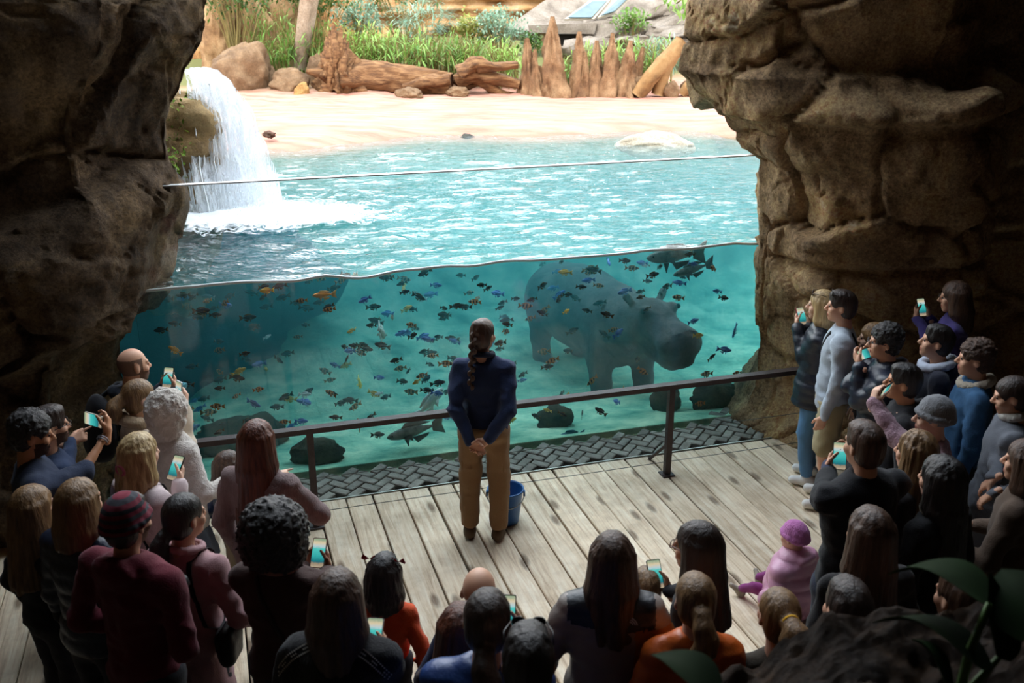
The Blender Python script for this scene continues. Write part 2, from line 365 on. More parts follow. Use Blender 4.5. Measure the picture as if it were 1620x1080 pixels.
# ---------------- cave walls
def wall(name, corner, section, zs, seed, mat_, ns=230, nz=290, side=1, strata=None, cellamp=.09, keep=.2, label=None):
    """corner: z -> (x,y) of the opening's edge; section: plan offsets from it, first outside, then inward"""
    zz = np.linspace(zs[0], zs[1], nz); sec = np.array(section, float); cum = np.r_[0, np.cumsum(np.sqrt((np.diff(sec[:, :2], axis=0)**2).sum(1)))]
    # denser near the edge
    s0 = cum[section.index(next(q for q in section if q[0] == 0 and q[1] == 0))]
    t = np.linspace(0, 1, ns); s = np.where(t < .25, s0*(t/.25), s0+(cum[-1]-s0)*((t-.25)/.75)**1.6)
    ox = np.interp(s, cum, sec[:, 0]); oy = np.interp(s, cum, sec[:, 1])
    P = np.zeros((ns, nz, 3)); cx = np.interp(zz, corner[:, 2], corner[:, 0]); cy_ = np.interp(zz, corner[:, 2], corner[:, 1])
    far = np.clip((s-s0)/3.5, 0, 1)[:, None]    # the outline of the edge fades away from it
    P[..., 0] = cx[None]*(1-far)+cx.mean()*far+ox[:, None]; P[..., 1] = cy_[None]*(1-far)+cy_.mean()*far+oy[:, None]; P[..., 2] = zz[None]
    du = np.gradient(P, axis=0); dv = np.gradient(P, axis=1); n = np.cross(du, dv); n /= np.linalg.norm(n, axis=-1, keepdims=True)+1e-9; n *= side
    Q = P.reshape(-1, 3); W = Q+.18*np.stack([fbm(Q*1.3, 3, seed+20), fbm(Q*1.3, 3, seed+30), fbm(Q*1.3, 3, seed+40)], -1)
    W = W*np.array([1, 1, 1.5])+np.array([0, 0, 0])
    lo, hi = Q.min(0)*np.array([1, 1, 1.5]), Q.max(0)*np.array([1, 1, 1.5])
    cv, cb = cells(W, 60, None, None, seed, 1.5); cv2, cb2 = cells(W, 380, None, None, seed+1, 3.5)
    edge = np.abs(np.repeat(s, nz)-s0); kf = keep+(1-keep)*np.clip(edge/.7, 0, 1)
    d = cellamp*np.clip(cv, -1.6, 1.6)*kf - .11*np.exp(-(cb/.04)**2)*np.clip(edge/.15, .25, 1) + .45*cellamp*np.clip(cv2, -1.2, 1.2)*kf - .03*np.exp(-(cb2/.02)**2)
    rg = 1-np.abs(fbm(Q*np.array([2.6, 2.6, 1.7]), 4, seed+5)); d += .05*fbm(Q*.9, 2, seed+3)*kf + .06*(rg-.6)*kf + .012*fbm(Q*15, 3, seed+6)
    if strata is not None: d += strata(Q, np.repeat(s-s0, nz))*np.clip(edge/.3, .3, 1)
    Q = Q+n.reshape(-1, 3)*d[:, None]
    F = grid_faces(ns, nz)
    if side > 0: F = F
    me = mesh(name, Q, F, True, [mat_]); o = tag(obj(name, me), label, kind='structure'); return o
def corner_from(px, Y0, Y1, ztop):
    pts = []
    n = len(px)
    for k, (x, y) in enumerate(px):
        Y = Y0+(Y1-Y0)*(1-y/720.); pts.append(ony(x, y, Y))
    pts = sorted(pts, key=lambda p: p[2]); pts += list(ztop)
    return np.array(pts)
LPX = [(330, 0), (327, 40), (324, 70), (305, 115), (284, 160), (271, 195), (276, 240), (284, 300), (281, 320), (268, 348), (258, 372), (246, 420), (232, 460), (214, 500), (203, 540), (200, 600), (196, 680), (192, 730)]
RPX = [(1093, 0), (1088, 45), (1074, 92), (1072, 112), (1100, 132), (1124, 152), (1142, 185), (1160, 212), (1180, 238), (1203, 250), (1205, 300), (1201, 380), (1199, 398), (1197, 480), (1196, 580), (1192, 615), (1180, 640), (1150, 668)]
LC = corner_from(LPX, 7.42, 7.75, [(-2.8, 7.7, 5), (-3.8, 7.6, 7), (-3.9, 7.6, 8.8), (-3.2, 7.6, 10.2)])
RC = corner_from(RPX, 8.93, 8.75, [(2.6, 8.8, 5), (3.6, 8.8, 7), (3.8, 8.8, 8.8), (3.4, 8.8, 10.2)])
def strataL(Q, s):
    t = Q[:, 2]+.33*(Q[:, 0]+2.7)*-1*-1+.08*fbm(Q*1.1, 2, 77)
    t = Q[:, 2]-.30*(Q[:, 0]+2.6)+.10*fbm(Q*1.1, 2, 77)
    # layered beds sloping down to the side, each bed overhanging the one below
    return .16*smooth(1.62, 1.70, t)*(1-smooth(2.35, 2.75, t))-.10*smooth(1.05, 1.12, t)*(1-smooth(1.5, 1.66, t))+.10*smooth(.5, .56, t)*(1-smooth(.85, 1.06, t))-.12*smooth(2.6, 2.7, t)*(1-smooth(3.2, 3.6, t))
def strataR(Q, s):
    t = Q[:, 2]+.02*fbm(Q*2, 2, 5)
    return -.10*np.exp(-((t-1.70-.05*(Q[:, 0]-2.3))/.035)**2)+.05*smooth(1.70, 1.76, t)+.16*smooth(2.95, 3.02, t)*(1-smooth(3.1, 3.28, t))-.05*smooth(3.3, 3.36, t)-.05*np.exp(-((t-.75)/.03)**2)
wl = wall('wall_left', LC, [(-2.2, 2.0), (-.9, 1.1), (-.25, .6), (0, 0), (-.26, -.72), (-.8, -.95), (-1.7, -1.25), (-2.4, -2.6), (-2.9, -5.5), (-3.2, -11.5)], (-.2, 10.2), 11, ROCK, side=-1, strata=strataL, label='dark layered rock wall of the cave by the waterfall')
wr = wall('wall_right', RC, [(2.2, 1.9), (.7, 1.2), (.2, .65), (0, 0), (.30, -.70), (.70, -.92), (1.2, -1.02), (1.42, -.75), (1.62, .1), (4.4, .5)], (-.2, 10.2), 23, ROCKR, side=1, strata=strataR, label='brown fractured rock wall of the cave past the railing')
# rest of the cave: side of the passage, back and roof
def shell(name, pts, z0, z1, seed, label):
    P = np.array(pts, float); cum = np.r_[0, np.cumsum(np.sqrt((np.diff(P, axis=0)**2).sum(1)))]; s = np.linspace(0, cum[-1], 60); zz = np.linspace(z0, z1, 30)
    Q = np.zeros((60, 30, 3)); Q[..., 0] = np.interp(s, cum, P[:, 0])[:, None]; Q[..., 1] = np.interp(s, cum, P[:, 1])[:, None]; Q[..., 2] = zz
    Q = Q.reshape(-1, 3); Q[:, :2] += .15*np.stack([fbm(Q*.8, 3, seed), fbm(Q*.8, 3, seed+9)], -1)
    return tag(obj(name, mesh(name, Q, grid_faces(60, 30), True, [ROCKD])), label, kind='structure')
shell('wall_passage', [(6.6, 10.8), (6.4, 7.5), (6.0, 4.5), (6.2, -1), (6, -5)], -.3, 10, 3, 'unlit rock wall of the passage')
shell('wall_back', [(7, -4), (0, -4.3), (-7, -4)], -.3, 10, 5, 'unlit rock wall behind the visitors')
gx, gy = np.meshgrid(np.linspace(-9, 8, 60), np.linspace(-5, 6.8, 60), indexing='ij')
roofz = 9.9-.02*gx**2
Q = np.stack([gx-(gy-8.33)*0, gy+gx*.307*smooth(3, 6.8, gy), roofz], -1).reshape(-1, 3); Q[:, 2] += .25*fbm(Q*.7, 4, 8)
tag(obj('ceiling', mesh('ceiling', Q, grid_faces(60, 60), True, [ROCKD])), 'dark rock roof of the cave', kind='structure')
# brow over the opening: closes the roof down to the top of the arch and throws the cave's shadow on the water
b = MB()
for k in range(24):
    u0, u1 = -6+k*.5, -5.5+k*.5; z0 = 9.5+.2*math.sin(k*1.7)
    b.box(UV((u0+u1)/2, -1.7, (z0+11)/2), (.52, .9, 11-z0), Matrix.Rotation(AL, 3, 'Z'))
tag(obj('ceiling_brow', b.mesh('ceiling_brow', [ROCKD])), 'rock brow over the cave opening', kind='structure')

# ---------------- ground outside: tank bed, bank, beach and slope
us = np.linspace(-16, 16, 260); vs2 = np.concatenate([np.linspace(-0.07, 12, 260), np.linspace(12.1, 34, 80)])
U, V2 = np.meshgrid(us, vs2, indexing='ij')
shore = 7.15+.35*np.sin(U*.55+.6)+.25*np.sin(U*1.7)-.02*(U-.5)**2*.5
prof_v = np.array([-.1, .35, 1.0, 2.0, 3.2, 4.4, 5.6, 6.3, 7.0, 7.6, 9, 11.2, 12.2, 15, 20, 34.]); prof_z = np.array([.02, -.06, -.22, -.42, -.46, -.30, .25, .85, 1.66, 1.82, 1.90, 1.93, 1.97, 2.3, 2.6, 3.0])
vq = V2*np.where(V2 < shore, 7.05/shore, 1)+np.where(V2 < shore, 0, 7.05-shore)*np.clip((11-V2)/(11-shore), 0, 1)
Z = np.interp(vq, prof_v, prof_z)
Pn = np.stack([U, V2, Z*0], -1).reshape(-1, 3)
Z = Z+(.05*fbm(Pn*1.1, 4, 4)+.015*fbm(Pn*6, 3, 9)).reshape(Z.shape)*np.clip(V2/.5, 0, 1)*np.where((V2 > 7) & (V2 < 11), .35, 1.)
Z += .5*smooth(.3, 1.0, np.abs(U+7)*0)  # flat
Z[:, 0] = -.6
G3 = np.stack([U*CA-V2*SA, 8.33+U*SA+V2*CA, Z], -1)
def ground_z(x, y):
    u_, v_ = toUV(x, y); i = int(np.clip(np.searchsorted(us, u_), 0, 259)); j = int(np.clip(np.searchsorted(vs2, v_), 0, len(vs2)-1)); return float(Z[i, j])
m, nt, bs, out = nodes('bank_ground'); L = nt.links.new
tc = N(nt, 'TexCoord'); sp = N(nt, 'SeparateXYZ'); L(tc.outputs['Object'], sp.inputs[0])
n1 = N(nt, 'TexNoise', Scale=2.3, Detail=8., Roughness=.65); L(tc.outputs['Object'], n1.inputs['Vector'])
ra = N(nt, 'ValToRGB'); e = ra.color_ramp.elements; e[0].position = .32; e[1].position = .66; e[0].color = lin('5aa892'); e[1].color = lin('d8f4cc'); q = e.new(.48); q.color = lin('98d4b2'); L(n1.outputs[0], ra.inputs[0])   # algae-covered bed
n2 = N(nt, 'TexNoise', Scale=3., Detail=6.); mp = N(nt, 'Mapping'); mp.inputs['Scale'].default_value = (.5, 2, 1); L(tc.outputs['Object'], mp.inputs[0]); L(mp.outputs[0], n2.inputs['Vector'])
rb = N(nt, 'ValToRGB'); e = rb.color_ramp.elements; e[0].position = .35; e[1].position = .65; e[0].color = lin('946656'); e[1].color = lin('a8806e'); L(n2.outputs[0], rb.inputs[0])    # sand
silt_dim = N(nt, 'MapRange'); silt_dim.inputs[1].default_value = -.25; silt_dim.inputs[2].default_value = .9; L(sp.outputs['Z'], silt_dim.inputs[0]); ms_ = N(nt, 'MixRGB'); ms_.inputs[2].default_value = lin('5c6450'); L(silt_dim.outputs[0], ms_.inputs[0]); L(ra.outputs[0], ms_.inputs[1])   # silty upper bank; dimming of light through the surface painted in lower down
mr = N(nt, 'MapRange'); mr.inputs[1].default_value = WATER-.10; mr.inputs[2].default_value = WATER+.04; L(sp.outputs['Z'], mr.inputs[0])
wet = N(nt, 'ValToRGB'); e = wet.color_ramp.elements; e[0].position = 0; e[1].position = 1; e[0].color = lin('8d8262'); e[1].color = (1, 1, 1, 1)
mx = N(nt, 'MixRGB'); L(mr.outputs[0], mx.inputs[0]); L(ms_.outputs[0], mx.inputs[1]); L(rb.outputs[0], mx.inputs[2])
far_ = N(nt, 'MapRange'); far_.inputs[1].default_value = 2.02; far_.inputs[2].default_value = 2.15; L(sp.outputs['Z'], far_.inputs[0])
m3 = N(nt, 'MixRGB'); m3.inputs[2].default_value = lin('5a5a34'); L(far_.outputs[0], m3.inputs[0]); L(mx.outputs[0], m3.inputs[1]); L(m3.outputs[0], bs.inputs['Base Color'])
bu = N(nt, 'Bump', Strength=.4, Distance=.03); n4 = N(nt, 'TexNoise', Scale=22., Detail=6.); L(tc.outputs['Object'], n4.inputs['Vector']); L(n4.outputs[0], bu.inputs['Height']); L(bu.outputs[0], bs.inputs['Normal'])
bs.inputs['Roughness'].default_value = .9; bs.inputs['Specular IOR Level'].default_value = .15
BANK = m
tag(obj('ground', mesh('ground', G3.reshape(-1, 3), grid_faces(260, len(vs2)), True, [BANK])), 'tank bed rising to the pale sandy beach', kind='structure')

# ---------------- glass
m, nt, bs, out = nodes('acrylic'); L = nt.links.new
tr = N(nt, 'BsdfTransparent'); tr.inputs[0].default_value = (.975, .99, .985, 1); gl = N(nt, 'BsdfGlossy'); gl.inputs['Roughness'].default_value = .02
ms = N(nt, 'MixShader'); L(schlick(nt, .035), ms.inputs[0]); L(tr.outputs[0], ms.inputs[1]); L(gl.outputs[0], ms.inputs[2]); L(ms.outputs[0], out.inputs['Surface'])
ACR = m
b = MB(); b.box((0, 0, 0), (5.6, .06, 2.62)); pane = obj('window_1', b.mesh('window_1', [ACR]), None, UV(-.28, -.035, 1.23), AL)
tag(pane, 'tall clear acrylic tank window', kind='structure')
b = MB(); b.box((0, 0, 0), (5.6, .062, .009)); obj('polished_edge', b.mesh('polished_edge', [mat('acrylic_edge', 'd9dedd', .25, spec=.6)]), pane, (0, 0, 1.318))

# ---------------- water body
m, nt, bs, out = nodes('pool_water'); L = nt.links.new
tc = N(nt, 'TexCoord'); mp = N(nt, 'Mapping'); mp.inputs['Scale'].default_value = (1.1, 4.4, 1); mp.inputs['Rotation'].default_value = (0, 0, -AL); L(tc.outputs['Object'], mp.inputs[0])
n1 = N(nt, 'TexNoise', Scale=3.6, Detail=3., Roughness=.5, Distortion=1.2); L(mp.outputs[0], n1.inputs['Vector'])
bu = N(nt, 'Bump', Strength=1., Distance=.14); L(n1.outputs[0], bu.inputs['Height'])
tr = N(nt, 'BsdfTransparent'); gl = N(nt, 'BsdfGlossy'); tr.inputs[0].default_value = (.93, .97, .97, 1); gl.inputs['Roughness'].default_value = .03; L(bu.outputs[0], gl.inputs['Normal'])
ms = N(nt, 'MixShader'); L(schlick(nt, .10, bu.outputs[0]), ms.inputs[0]); L(tr.outputs[0], ms.inputs[1]); L(gl.outputs[0], ms.inputs[2]); L(ms.outputs[0], out.inputs['Surface'])
va = N(nt, 'VolumeAbsorption', Density=.32); va.inputs[0].default_value = (.0, .68, .76, 1)
vsn = N(nt, 'VolumeScatter', Density=.18); vsn.inputs[0].default_value = (.18, .86, .88, 1); vsn.inputs['Anisotropy'].default_value = .3
av = N(nt, 'AddShader'); L(va.outputs[0], av.inputs[0]); L(vsn.outputs[0], av.inputs[1]); L(av.outputs[0], out.inputs['Volume'])
WAT = m
m2_, nt2, bs2, out2 = nodes('pool_water_side'); t2 = N(nt2, 'BsdfTransparent'); nt2.links.new(t2.outputs[0], out2.inputs['Surface'])
for nn_ in (va, vsn):
    q = nt2.nodes.new(nn_.bl_idname); q.inputs[0].default_value = nn_.inputs[0].default_value; q.inputs['Density'].default_value = nn_.inputs['Density'].default_value
    if nn_ is vsn: q.inputs['Anisotropy'].default_value = .3
    nn_.label = 'v'
qs = [n for n in nt2.nodes if n.bl_idname in ('ShaderNodeVolumeAbsorption', 'ShaderNodeVolumeScatter')]; a2_ = N(nt2, 'AddShader'); nt2.links.new(qs[0].outputs[0], a2_.inputs[0]); nt2.links.new(qs[1].outputs[0], a2_.inputs[1]); nt2.links.new(a2_.outputs[0], out2.inputs['Volume'])
WSIDE = m2_
nu, nv = 260, 240
uu = np.linspace(-5.5, 5.5, nu); ww = np.concatenate([[0.002], np.linspace(.03, 9.2, nv-1)])
U, V2 = np.meshgrid(uu, ww, indexing='ij'); Pn = np.stack([U*1.8, V2*4.2, U*0], -1).reshape(-1, 3)
calm = .35+.65*np.clip(1.3-np.hypot(U+2.2, V2-2.9)/5, 0, 1)
Zw = WATER+(.030*(1-2*np.abs(fbm(Pn*.9, 2, 50)))*.6+.02*fbm(Pn*1.7, 2, 51)).reshape(U.shape)*calm
top = np.stack([U*CA-V2*SA, 8.33+U*SA+V2*CA, Zw], -1)
loop = [i_*nv for i_ in range(nu)]+[(nu-1)*nv+j_ for j_ in range(1, nv)]+[i_*nv+nv-1 for i_ in range(nu-2, -1, -1)]+[j_ for j_ in range(nv-2, 0, -1)]
nb = nu*nv; nl = len(loop); TV = top.reshape(-1, 3); ringv = TV[loop].copy(); ringv[:, 2] = -1.6
F = [tuple(f) for f in grid_faces(nu, nv).tolist()]; nt_ = len(F)
F += [(loop[(q+1) % nl], loop[q], nb+q, nb+(q+1) % nl) for q in range(nl)]+[tuple(nb+q for q in range(nl))]
water = obj('water', mesh('water', np.concatenate([TV, ringv]), F, True, [WAT, WSIDE], [0]*nt_+[1]*(len(F)-nt_)))
tag(water, 'rippled blue-green water filling the hippo pool', 'water', kind='stuff')
# bright meniscus where the surface meets the glass
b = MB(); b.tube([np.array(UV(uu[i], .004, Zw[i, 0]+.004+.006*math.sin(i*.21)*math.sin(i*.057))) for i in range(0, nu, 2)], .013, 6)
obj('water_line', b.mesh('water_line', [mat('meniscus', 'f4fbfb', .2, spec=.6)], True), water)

# ================================================================== THINGS OUTSIDE AND IN THE TANK
# ---------------- railing
IRON = mat('rail_iron', ['3a3030', '4a3d3a'], .5, 12, spec=.4, bump=.2)
rail = obj('railing', None, None, UV(.2, -.98, 0)); tag(rail, 'dark brown metal railing with flat handrail and wire along the deck', 'railing')
RL = Matrix.Rotation(AL, 3, 'Z')
def U0(u, v, z): p = np.array(UV(u, v, z)); q = np.array(UV(.2, -.98, 0)); return p-q
def railx(u): return -.98+.012*(u-.2)**2*0
b = MB(); b.box(U0(.05, -.98, .825), (5.9, .075, .042), RL); obj('handrail', b.mesh('handrail', [IRON]), rail)
for px, py in ((503, 842), (1066, 762), (2.98, None), (-2.72, None)):
    if py: p = onz(px, py); u_, v_ = toUV(p[0], p[1])
    else: u_, v_ = px, -.98
    b = MB(); b.box(U0(u_, -.98, .40), (.05, .05, .81), RL); b.box(U0(u_, -.98, .006), (.11, .11, .012), RL); post = obj('post', b.mesh('post', [IRON]), rail)
    b = MB(); q0 = U0(u_, -.98, .3); q1 = U0(u_-.02, -.66, .0)
    b.tube([q0, q1], .016, 4); obj('brace', b.mesh('brace', [IRON]), post)
for z in (.42, .13):
    b = MB(); b.tube([U0(-2.9, -.98, z), U0(.1, -.98, z-.008), U0(3.0, -.98, z)], .003, 5); obj('wire', b.mesh('wire', [mat('steel_wire', '6c6c68', .35, metal=.8)]), rail)

# ---------------- bucket
BLUE = mat('bucket_plastic', ['1d4f86', '255d98'], .38, 8, spec=.5)
p = onz(800, 826); bk = obj('bucket', None, None, (p[0], p[1]+.03, 0)); tag(bk, 'blue plastic bucket standing on the deck behind the keeper', 'bucket')
b = MB(); b.lathe([(0, .006), (.098, .006), (.1, 0), (.104, .01), (.135, .265), (.144, .27), (.146, .285), (.138, .288), (.131, .27), (.1, .016), (0, .016)], 32); obj('body', b.mesh('bucket_body', [BLUE], True), bk)
b = MB(); b.tube([(.146*math.cos(a), -.02-.11*math.sin(a), .25-.085*math.sin(a)) for a in np.linspace(0, math.pi, 14)], .004, 6); obj('handle', b.mesh('bucket_handle', [mat('bucket_wire', 'b8bcc0', .3, metal=.8)], True), bk)
b = MB(); b.tube([(-.03, -.143, .19), (.03, -.143, .19)], .011, 8); obj('grip', b.mesh('bucket_grip', [BLUE], True), bk)
for s in (-1, 1):
    b = MB(); b.box((.145*s, -.02, .255), (.016, .04, .04)); obj('lug', b.mesh('bucket_lug', [BLUE]), bk)

# ---------------- hippo
HIP = mat('hippo_hide', ['4c4648', '746a68', '9c8a84'], .6, 3.5, bump=.6, bscale=24, spec=.3)
def hippo():
    # local: faces +x, feet on z=0, length about 3 m
    S = 1.0
    pr = [E_((-.55, 0, .86), (.95, .54, .52), k=.15), E_((.25, 0, .85), (.55, .48, .50), k=.2), E_((-1.25, 0, .80), (.42, .46, .44), k=.2),
          E_((.72, 0, .98), (.42, .36, .36), k=.18),                                   # neck
          E_((1.08, 0, 1.15), (.30, .27, .25), k=.12),                                  # skull
          E_((1.40, 0, 1.09), (.30, .20, .19), k=.14), E_((1.64, 0, 1.05), (.20, .27, .20), k=.10),    # muzzle
          E_((1.60, 0, .87), (.20, .22, .10), k=.05), C_((1.2, 0, .88), (1.53, 0, .85), .15, .13, k=.08),       # jaw
          E_((1.74, .11, 1.17), (.06, .05, .05), k=.04), E_((1.74, -.11, 1.17), (.06, .05, .05), k=.04),
          E_((1.20, .19, 1.32), (.075, .06, .06), k=.05), E_((1.20, -.19, 1.32), (.075, .06, .06), k=.05)]
    for sy in (1, -1):
        pr += [C_((.93, .19*sy, 1.34), (.91, .25*sy, 1.41), .04, .05, k=.03)]
        pr += [C_((.42, .30*sy, .65), (.48, .30*sy, .26), .19, .125, k=.1), C_((.48, .30*sy, .26), (.52, .30*sy, .06), .125, .13, k=.05), E_((.57, .3*sy, .05), (.15, .13, .06), k=.04)]
        pr += [C_((-1.12, .28*sy, .62), (-1.2, .29*sy, .30), .22, .13, k=.1), C_((-1.2, .29*sy, .30), (-1.14, .29*sy, .06), .125, .13, k=.05), E_((-1.08, .29*sy, .05), (.15, .13, .06), k=.04)]
    pr += [C_((-1.62, 0, .95), (-1.75, 0, .62), .05, .03, k=.05)]
    sub = [E_((1.78, .10, 1.19), (.035, .022, .022), k=.015), E_((1.78, -.10, 1.19), (.035, .022, .022), k=.015), E_((.955, .26, 1.415), (.03, .03, .035), k=.02), E_((.955, -.26, 1.415), (.03, .03, .035), k=.02)]
    sub += [C_((1.28, .25, .93), (1.80, .22, .925), .018, .022, k=.025), C_((1.28, -.25, .93), (1.80, -.22, .925), .018, .022, k=.025), C_((1.82, -.2, .925), (1.84, .2, .925), .02, .02, k=.025)]
    def post(F, X): return F+.008*vnoise(X*np.array([6, 6, 9.]), 3)+.004*vnoise(X*22, 5)+.010*np.exp(-((X[..., 0]-.86)/.03)**2)*(X[..., 2] < 1.2)+.008*np.exp(-((X[..., 0]-.68)/.03)**2)
    V, F = sdf_mesh(pr, .026, sub, post)
    o = obj('hippo', mesh('hippo', V, F, True, [HIP])); tag(o, 'large grey hippo standing underwater among the fish', 'hippo')
    for sy in (1, -1):
        b = MB(); b.lathe([(.001, -.03), (.02, -.024), (.03, 0), (.02, .024), (.001, .03)], 12, c=(1.245, .235*sy, 1.335)); obj('eye', b.mesh('hippo_eye', [mat('dark_eye', '17120f', .15, spec=.6)], True), o)
    return o
hp = hippo()
hp.location = (1.06, 10.9, -.45); hp.rotation_euler = (0, 0, math.radians(-65)); hp.scale = (.92, .92, .95)

# ---------------- waterfall, its ledge and the boulders under it
LEDGE = rockmat('ledge_rock', ['3c3226', '7a6244', 'a98a5c', 'c4a878'])
TAN = rockmat('tan_rock', ['4a3828', '74593e', '8c7052', '9a8262'])
def blob_rock(name, c, r, seed, mat_, rough=.12, nseg=40, facet=.5, rot=0., flat=None):
    """a weathered boulder: sphere cut by random planes, then noise"""
    g = np.random.default_rng(seed); th = np.linspace(0, math.pi, nseg); ph = np.linspace(0, 2*math.pi, nseg*2, endpoint=False)
    T, Ph = np.meshgrid(th, ph, indexing='ij'); D = np.stack([np.sin(T)*np.cos(Ph), np.sin(T)*np.sin(Ph), np.cos(T)], -1).reshape(-1, 3)
    R = np.ones(len(D))
    for k in range(14):
        n = g.normal(size=3); n /= np.linalg.norm(n); d = g.uniform(.62, .9); q = D @ n; R = np.where(q > .05, np.minimum(R, d/np.maximum(q, .05)*facet+R*(1-facet)), R)
    P = D*R[:, None]; P = P*(1+rough*fbm(D*2.2+seed, 4, seed))[:, None]; P = P*np.array(r)
    cr_, sr_ = math.cos(rot), math.sin(rot); P[:, :2] = P[:, :2] @ np.array([[cr_, sr_], [-sr_, cr_]])
    return obj(name, mesh(name, P, grid_faces(nseg, nseg*2, True), True, [mat_]), None, c)
WF = np.array([-3.05, 10.55])
lg = blob_rock('rock_ledge', (-4.05, 10.35, 2.62), (.98, .85, .62), 3, LEDGE, .2, facet=.6); tag(lg, 'overhanging brown rock ledge with moss that the waterfall pours from', 'rock')
l2 = blob_rock('wet_rock', (-3.98, 10.95, 1.4), (.88, .75, 1.35), 5, LEDGE, .2, facet=.5); tag(l2, 'wet brown rock face behind the waterfall', 'rock')
b3 = blob_rock('boulder', (-3.02, 10.75, 1.66), (.36, .34, .26), 8, rockmat('pink_rock', ['5a4a48', '8c7672', 'a8948c']), .15); tag(b3, 'wet pinkish boulder at the foot of the waterfall', 'rock')
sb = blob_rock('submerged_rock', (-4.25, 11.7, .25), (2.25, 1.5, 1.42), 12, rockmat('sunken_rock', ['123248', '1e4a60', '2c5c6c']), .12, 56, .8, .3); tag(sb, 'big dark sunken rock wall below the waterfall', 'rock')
MOSS = mat('moss', ['2f4a14', '5d7a22', '8a9a30'], .9, 30, bump=1.)
def leafclump(mb, c, n, spread, ln, wd, up=.3, g=None, droop=.2, mi=0, dirs=None):
    """n pointed, slightly folded leaf blades around c"""
    g = g or rng
    for k in range(n):
        p = np.array(c)+g.normal(size=3)*np.array(spread); d = g.normal(size=3) if dirs is None else np.array(dirs)+g.normal(size=3)*.35; d[2] += up; d /= np.linalg.norm(d)+1e-9
        s = np.cross(d, [0, 0, 1.]); s /= np.linalg.norm(s)+1e-9; nn = np.cross(s, d); l = ln*g.uniform(.6, 1.25); w_ = wd*g.uniform(.7, 1.2)
        m1 = p+d*l*.5+np.array([0, 0, -droop*l*.15]); tip = p+d*l+np.array([0, 0, -droop*l*.55])
        mb.add([p, m1+s*w_*.5+nn*w_*.12, tip, m1-s*w_*.5+nn*w_*.12, m1], [(0, 1, 4), (1, 2, 4), (0, 4, 3), (4, 2, 3)], mi)
b = MB(); g = np.random.default_rng(5)
for k in range(46): leafclump(b, (.70+g.normal()*.10, -.35+g.normal()*.28, -.12+g.normal()*.20), 7, (.03, .03, .03), .07, .035, .2, g)
tag(obj('moss', b.mesh('moss', [MOSS]), lg), kind='stuff')
FALL = None
m, nt, bs, out = nodes('falling_water'); L = nt.links.new
tc = N(nt, 'TexCoord'); mp = N(nt, 'Mapping'); mp.inputs['Scale'].default_value = (16, 16, 1.6); L(tc.outputs['Object'], mp.inputs[0])
n1 = N(nt, 'TexNoise', Scale=1.8, Detail=6., Roughness=.7, Distortion=.5); L(mp.outputs[0], n1.inputs['Vector'])
r = N(nt, 'ValToRGB'); r.color_ramp.elements[0].position = .38; r.color_ramp.elements[1].position = .58; L(n1.outputs[0], r.inputs[0])
tr = N(nt, 'BsdfTransparent'); df = N(nt, 'BsdfDiffuse'); df.inputs[0].default_value = (.86, .9, .94, 1); tl = N(nt, 'BsdfTranslucent'); tl.inputs[0].default_value = (.86, .9, .94, 1)
mm = N(nt, 'MixShader'); mm.inputs[0].default_value = .4; L(df.outputs[0], mm.inputs[1]); L(tl.outputs[0], mm.inputs[2])
ms = N(nt, 'MixShader'); L(r.outputs[0], ms.inputs[0]); L(tr.outputs[0], ms.inputs[1]); L(mm.outputs[0], ms.inputs[2]); L(ms.outputs[0], out.inputs['Surface'])
FALL = m
SPRAY = mat('white_water', 'eef3f6', .6)
wf = obj('waterfall', None, None, (WF[0], WF[1], WATER)); tag(wf, 'white waterfall pouring off the mossy ledge into the pool', 'waterfall')
# three sheets thrown outward
for k in range(4):
    nu_, nv_ = 26, 40; a, t = np.meshgrid(np.linspace(-1, 1, nu_), np.linspace(0, 1, nv_), indexing='ij')
    wid = (.10+.36*t**.8)*(1-.1*k); x = -.16+.03*k+.42*t**.75+a*wid*.9-.05*k; y = -.12+.10*k+a*wid*.5-.22*t; z = 1.46*(1-t**1.7)+.0*a
    P = np.stack([x, y, z], -1).reshape(-1, 3); P += .035*np.stack([fbm(P*np.array([9, 9, 2.])+k*5, 3, k), fbm(P*np.array([9, 9, 2.])+k*9, 3, k+4), 0*P[:, 0]], -1)
    obj('water_sheet', mesh('water_sheet', P, grid_faces(nu_, nv_), True, [FALL]), wf)
# thin strands on the rock side, one part; spray drops
g = np.random.default_rng(9); b = MB()
for k in range(170):
    x0 = g.uniform(-1.05, .05); y0 = g.uniform(-.35, .25); z0 = 1.12+.30*(x0+.95)+g.uniform(-.15, .05); th = g.uniform(0, .35)
    pts = [(x0+.10*s*s+.012*g.normal(), y0-.18*s+.012*g.normal(), z0*(1-s)+.0) for s in np.linspace(th, 1, 7)]
    b.tube(pts, [.002+.007*g.random()]*7, 4, cap=False)
tag(obj('water_strands', b.mesh('water_strands', [SPRAY], True), wf), kind='stuff')
b = MB()
for k in range(420):
    a = g.uniform(0, 6.28); rr = abs(g.normal())*.38; s = g.uniform(.004, .013); c = (.12+rr*math.cos(a)*1.15, -.3+rr*math.sin(a)*.7, abs(g.normal())*.16)
    b.add([np.array(c)+s*np.array(d) for d in ((1, 0, 0), (-.5, .87, 0), (-.5, -.87, 0), (0, 0, 1.3))], [(0, 1, 3), (1, 2, 3), (2, 0, 3), (0, 2, 1)])
tag(obj('spray', b.mesh('spray', [SPRAY]), wf), kind='stuff')
